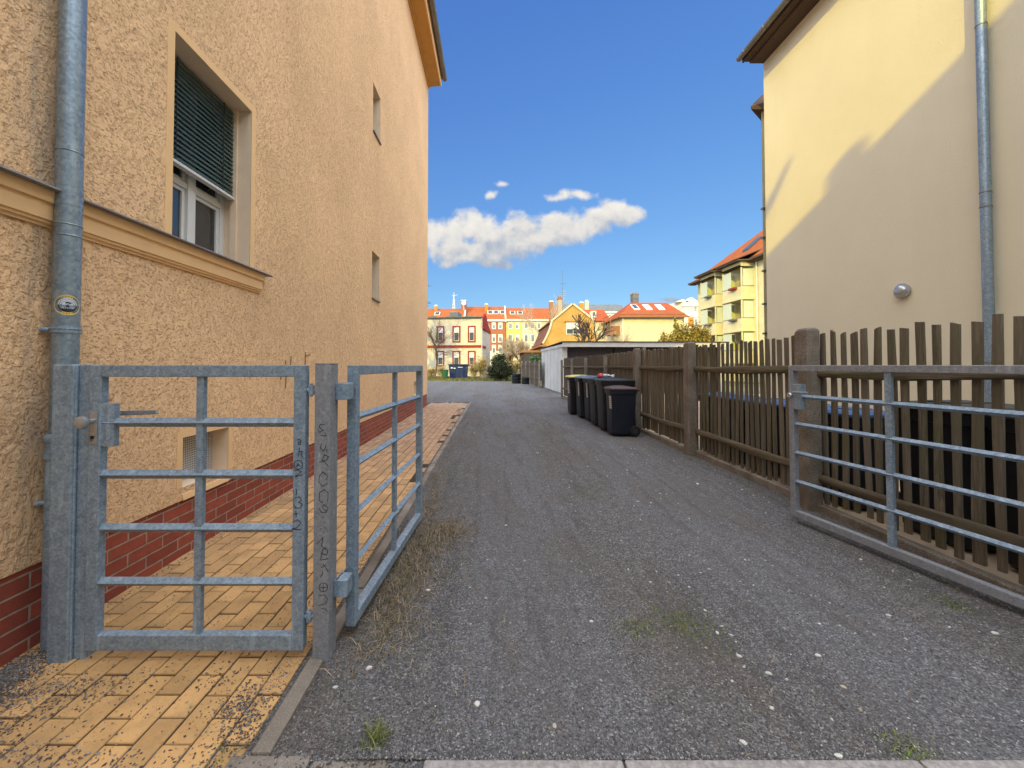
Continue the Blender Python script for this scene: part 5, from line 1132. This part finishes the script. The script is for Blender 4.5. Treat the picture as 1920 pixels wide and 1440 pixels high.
weed('thin moss patch by the street kerb at the bottom right', 1710, 1420, .04, 200, .016, 6); weed('sparse green tuft at the bottom left corner of the path', 425, 1418, .03, 160, .018, 7); weed('little moss tuft at the foot of the brick plinth behind the small gate', 348, 1035, .022, 110, .02, 8)
# ---------------------------------------------------------------- loose chips and stones
ico_v = np.array([(0, 0, 1), (.9, 0, .1), (.1, .9, -.1), (-.9, .1, .1), (0, -.9, 0), (.1, 0, -.8)]); ico_f = np.array([(0, 1, 2), (0, 2, 3), (0, 3, 4), (0, 4, 1), (5, 2, 1), (5, 3, 2), (5, 4, 3), (5, 1, 4)])
def chips(name, P, size, cols, seed, flat=.55, jitter=.35):
    r = np.random.default_rng(seed); n = len(P); az = r.random(n)*2*pi; c, s = np.cos(az), np.sin(az)
    v = ico_v[None]*(1+jitter*(r.random((n, 6, 1))-.5)*2)*size[:, None, None]*np.stack([.7+.8*r.random(n), .6+.5*r.random(n), flat*(.7+.5*r.random(n))], 1)[:, None, :]
    x = v[..., 0]*c[:, None]-v[..., 1]*s[:, None]; y = v[..., 0]*s[:, None]+v[..., 1]*c[:, None]; V = np.stack([x, y, v[..., 2]], 2)+P[:, None, :]
    Fq = (ico_f[None]+(np.arange(n)*6)[:, None, None]).reshape(-1, 3); cc = cols[r.integers(0, len(cols), n)]*(.75+.5*r.random(n))[:, None]
    return npmesh(name, V.reshape(-1, 3), Fq, np.repeat(cc, 6, 0), 'chips')
r = np.random.default_rng(12)
greys = np.array([(.115, .115, .12), (.16, .16, .168), (.075, .073, .078), (.22, .215, .22), (.13, .11, .095), (.34, .33, .32), (.125, .10, .09)])
n = 52000; yy = 1.36+(6.5)*r.random(n)**2.2; xx = r.uniform(-.77, 3.0, n); zz = hgt(xx, yy)+.004
ke = r.normal(size=(300, 2))*[.22, .03]+[-.55, 1.33]; xx = np.concatenate([xx, ke[:, 0]]); yy = np.concatenate([yy, ke[:, 1]]); zz = np.concatenate([zz, np.full(300, .015)]); n = len(xx)
o = chips('loose_gravel', np.column_stack([xx, yy, zz]), .0025+.0042*r.random(n)**1.5, greys, 13, .7); tag(o, 'dark grey gravel chips covering the driveway', 'gravel', kind='stuff')
# dark chips strewn over the pavers (clustered)
Q = []
for cx_, cy_, sx, sy, n in ((-2.10, 1.68, .06, .10, 3800), (-2.08, 1.80, .07, .10, 1900), (-2.0, 1.62, .10, .06, 1500), (-1.72, 1.66, .12, .05, 700), (-1.85, 1.50, .1, .035, 500), (-1.0, 1.58, .06, .05, 700), (-.92, 1.72, .04, .06, 420), (-.93, 1.46, .05, .06, 700), (-1.5, 1.36, .25, .03, 420), (-1.18, 1.70, .06, .03, 160),
                            (-1.75, 1.38, .12, .03, 300), (-.89, 2.4, .025, .5, 900), (-.885, 4.5, .03, 1.4, 1700), (-.90, 8.5, .04, 2.2, 1400), (-2.155, 3.2, .02, 1.0, 1300), (-2.15, 7.0, .025, 2.2, 900), (-1.5, 1.8, .4, .3, 500), (-1.05, 2.25, .06, .12, 200)):
    Q.append(r.normal(size=(n, 2))*[sx, sy]+[cx_, cy_])
q = np.concatenate(Q); q = q[r.random(len(q)) < .5]; q = np.concatenate([q, np.column_stack([r.uniform(-2.15, -.87, 900), r.uniform(1.3, 3.2, 900)])]); q = q[(q[:, 0] > -2.19) & (q[:, 0] < -.845) & (q[:, 1] > 1.2)]
o = chips('strewn_gravel', np.column_stack([q, np.full(len(q), .014)]), .0022+.0035*r.random(len(q)), greys*.95, 14, .6); tag(o, 'dark gravel chips strewn over the yellow pavers', 'gravel', kind='stuff')
pale = np.array([(.62, .60, .55), (.50, .47, .40), (.70, .69, .66), (.42, .37, .30)])
n = 1000; yy = 1.38+9*r.random(n)**1.4; xx = r.uniform(-.7, 2.9, n); xx = np.where(r.random(n) < .45, r.uniform(.9, 2.9, n), xx); o = chips('pale_pebbles', np.column_stack([xx, yy, hgt(xx, yy)+.006]), 0.0028+.0085*r.random(n)**2.6, pale, 15, .6); tag(o, 'small pale pebbles scattered through the dark gravel', 'pebbles', kind='stuff')
def stone(label, px, py, s, a=0, col=(.62, .60, .55), fl=.5, el=1.5):
    g_ = G(px, py); Rs = random.Random(px*7+py); s *= .85; m = MB(); n = 9; b = 0
    for i in range(6):
        ph = pi*i/5
        for j in range(n):
            t = 2*pi*j/n; q = s*(1+Rs.uniform(-.16, .16)); x, y_ = q*el*sin(ph)*cos(t)*.8, q*sin(ph)*sin(t)*.8
            m.v.append((x*cos(a)-y_*sin(a), x*sin(a)+y_*cos(a), q*fl*cos(ph))); m.c.append(col)
    for i in range(5):
        for j in range(n): m.f.append((i*n+j, i*n+(j+1) % n, (i+1)*n+(j+1) % n, (i+1)*n+j))
    o = m.build('pale_stone', 'chips', None, smooth=True); o.location = (g_.x, g_.y, hgt(g_.x, g_.y)+.003+s*fl*.6); tag(o, label, 'stone', 'larger pale stones on the gravel')
for a in (('elongated white stone near the foot of the middle gate post', 692, 1260, .016, .2), ('pale greenish stone right of the path kerb in the foreground', 629, 1293, .011, .3, (.5, .55, .5)), ('angular white stone at the bottom centre of the gravel', 895, 1324, .017, 1.2, (.66, .64, .58), .5, 1.1),
          ('white double stone left of the moss patch in the gravel', 1109, 1168, .011, 0), ('white round stone right of the moss patch', 1345, 1188, .011, 1.4), ('cream oval stone above the brown gravel patch', 1386, 1234, .012, 2.6), ('flat pale oval stone in the right half of the gravel', 1534, 1231, .013, 2.9),
          ('pale ringed stone in the brown gravel patch', 1442, 1268, .013, 2.8), ('small yellowish stone right of the brown gravel patch', 1582, 1292, .011, 2.5, (.5, .45, .3)), ('cream stone near the right edge of the gravel', 1866, 1191, .015, 2.5), ('pale flat stone right of centre near the open gate leaf', 1666, 1154, .013, 2.8, (.5, .5, .45)),
          ('white stone lying against the street kerb', 1572, 1424, .013, 3.0), ('whitish stone by the street kerb just left of another', 1394, 1397, .012, 2.4), ('pale leaf-like stone at the bottom left of centre', 1040, 1367, .011, 1.4, (.5, .42, .33)), ('white scrap of paper on the gravel before the right gate leaf', 1308, 910, .022, .4, (.75, .75, .74), .5, 1.0),
          ('greyish flat stone in the middle of the driveway', 1196, 942, .02, .1, (.35, .37, .36), .3), ('pale stone by the dry grass beside the left gate leaf', 803, 1112, .013, .2)):
    stone(*a)
# bits of straw over the near pavers and gravel
q = np.concatenate([r.normal(size=(90, 2))*[.10, .05]+[-1.86, 1.62], r.normal(size=(120, 2))*[.25, .25]+[-.4, 1.75], r.normal(size=(60, 2))*[.5, .2]+[1.2, 1.7]]); q = q[(q[:, 0] < -.86) | (q[:, 0] > -.76)]
blades('straw_litter', np.column_stack([q, np.where(q[:, 0] < -.8, .016, .012)]), .035, .0009, [(.36, .28, .18), (.25, .18, .11)], 20, 2.6, 1.0, 'loose bits of straw on the gravel and pavers near the gate', 'litter')

# ================================================================ LIGHT AND SKY
FILL_CLOUD = 4.15
EL, AZ = radians(21), radians(60)      # sun height; direction in which its light travels, from +x towards +y
sd = bpy.data.lights.new('sun', 'SUN'); so = bpy.data.objects.new('sun', sd); COL.objects.link(so)
tr = Vector((cos(AZ)*cos(EL), sin(AZ)*cos(EL), -sin(EL))); so.rotation_euler = tr.to_track_quat('-Z', 'Y').to_euler(); so.location = (-20, -30, 40)
sd.energy = 3.9; sd.angle = radians(.32); sd.color = (1.0, .77, .07)
Wd = bpy.data.worlds.new('World'); S.world = Wd; Wd.use_nodes = True; t = Wd.node_tree; t.nodes.clear()
k = N.__new__(N); k.t = t
skyn = t.nodes.new('ShaderNodeTexSky'); skyn.sky_type = 'NISHITA'; skyn.sun_disc = False; skyn.sun_elevation = EL; skyn.sun_rotation = math.atan2(-tr.x, -tr.y); skyn.air_density = 1.0; skyn.dust_density = .4; skyn.ozone_density = 2.5
rgb = k.n('SeparateColor', {0: skyn.outputs[0]})
ch = [k.math('MULTIPLY', k.math('POWER', k.math('MULTIPLY', rgb.outputs[i], .252), pw), A_/.15) for i, (pw, A_) in enumerate(((.80, .342), (.69, .498), (.38, .766)))]
skyc = k.n('CombineColor', {0: ch[0], 1: ch[1], 2: ch[2]})
bg = k.n('Background', {'Color': skyc, 'Strength': .15})
dirv = k.n('TexCoord').outputs['Generated']; sp = k.n('SeparateXYZ', {0: dirv}); yv = k.math('MAXIMUM', sp.outputs[1], .02)
u = k.math('DIVIDE', sp.outputs[0], yv); v = k.math('DIVIDE', sp.outputs[2], yv)
uv = k.n('CombineXYZ', {0: u, 1: v, 2: 0})
wn = k.n('TexNoise', {'Vector': uv, 'Scale': 9.0, 'Detail': 3.0}).outputs[1]
uvw = k.n('VectorMath', {0: uv, 1: k.n('VectorMath', {0: k.n('VectorMath', {0: wn, 1: (.5, .5, .5)}, operation='SUBTRACT'), 1: (.09, .05, 0)}, operation='MULTIPLY')}, operation='ADD')
def uvof(px, py): q = W(px, py, 1.0); return q.x, q.z-H
clouds = [(790,440,70,42), (850,438,45,42), (895,425,50,40), (870,468,75,30), (930,465,75,38), (925,492,50,16), (985,440,75,36), (1050,428,60,34), (1105,412,55,32), (1140,392,38,28), (1168,405,34,22), (1198,408,16,8),
          (937,348,14,6), (922,374,13,9), (1045,367,38,8), (1085,362,28,9), (1262,562,28,6), (822,487,9,7)]
den = None
for cx_, cy_, rx, ry in clouds:
    a, b = uvof(cx_, cy_); d1 = k.n('VectorMath', {0: k.n('VectorMath', {0: uvw, 1: (a, b, 0)}, operation='SUBTRACT'), 1: (F/rx, F/ry, 0)}, operation='MULTIPLY')
    l = k.n('VectorMath', {0: d1}, operation='LENGTH').outputs[1]; e = k.math('MULTIPLY', k.math('SUBTRACT', 1, l), 1 if ry > 15 else .42)
    den = e if den is None else k.n('Math', {0: den, 1: e, 2: .25}, operation='SMOOTH_MAX').outputs[0]
def cn(off, sc=14, det=9, ro=.55): return k.n('TexNoise', {'Vector': k.n('VectorMath', {0: uv, 1: off}, operation='ADD'), 'Scale': sc, 'Detail': det, 'Roughness': ro}).outputs[0]
fb = cn((0, 0, 0)); D1 = k.math('ADD', den, k.math('MULTIPLY', k.math('SUBTRACT', fb, .5), 2.0))
alpha = k.n('MapRange', {0: D1, 1: -.10, 2: .50}, interpolation_type='SMOOTHSTEP').outputs[0]
fb2 = cn((-.012, .02, 0)); relief = k.math('MULTIPLY', k.math('SUBTRACT', fb, fb2), 1.5)
vtop = k.n('MapRange', {0: k.math('SUBTRACT', v, k.math('MULTIPLY', u, .16)), 1: uvof(923, 512)[1], 2: uvof(923, 420)[1]}).outputs[0]
sh = k.math('ADD', k.math('ADD', k.math('MULTIPLY', vtop, .80), relief), k.math('MULTIPLY', k.math('SUBTRACT', cn((3, 0, 0), 8, 4), .5), .5))
ccol = k.ramp(sh, [(0, (.40, .48, .62)), (.3, (.58, .61, .66)), (.6, (.84, .81, .76)), (1, (1.0, .95, .87))])
cl = k.n('Background', {'Color': ccol, 'Strength': .95})
mx = k.n('MixShader', {0: k.math('MULTIPLY', alpha, .96), 1: bg.outputs[0], 2: cl.outputs[0]})
# invented bright cloud, overhead and behind the camera, added to lift the shade
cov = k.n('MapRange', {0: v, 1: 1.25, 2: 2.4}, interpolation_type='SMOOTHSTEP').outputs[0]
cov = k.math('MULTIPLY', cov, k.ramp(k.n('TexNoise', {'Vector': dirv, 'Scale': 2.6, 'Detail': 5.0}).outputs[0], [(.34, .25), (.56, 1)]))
cl2 = k.n('Background', {'Color': (.93, .97, 1.02, 1), 'Strength': FILL_CLOUD})
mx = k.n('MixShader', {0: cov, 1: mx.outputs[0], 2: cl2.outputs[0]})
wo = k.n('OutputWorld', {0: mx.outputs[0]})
S.view_settings.view_transform = 'Standard'; S.view_settings.look = 'None'; S.view_settings.gamma = 1; S.view_settings.exposure = 0
S.cycles.max_bounces = 8; S.cycles.diffuse_bounces = 4; S.cycles.use_denoising = True
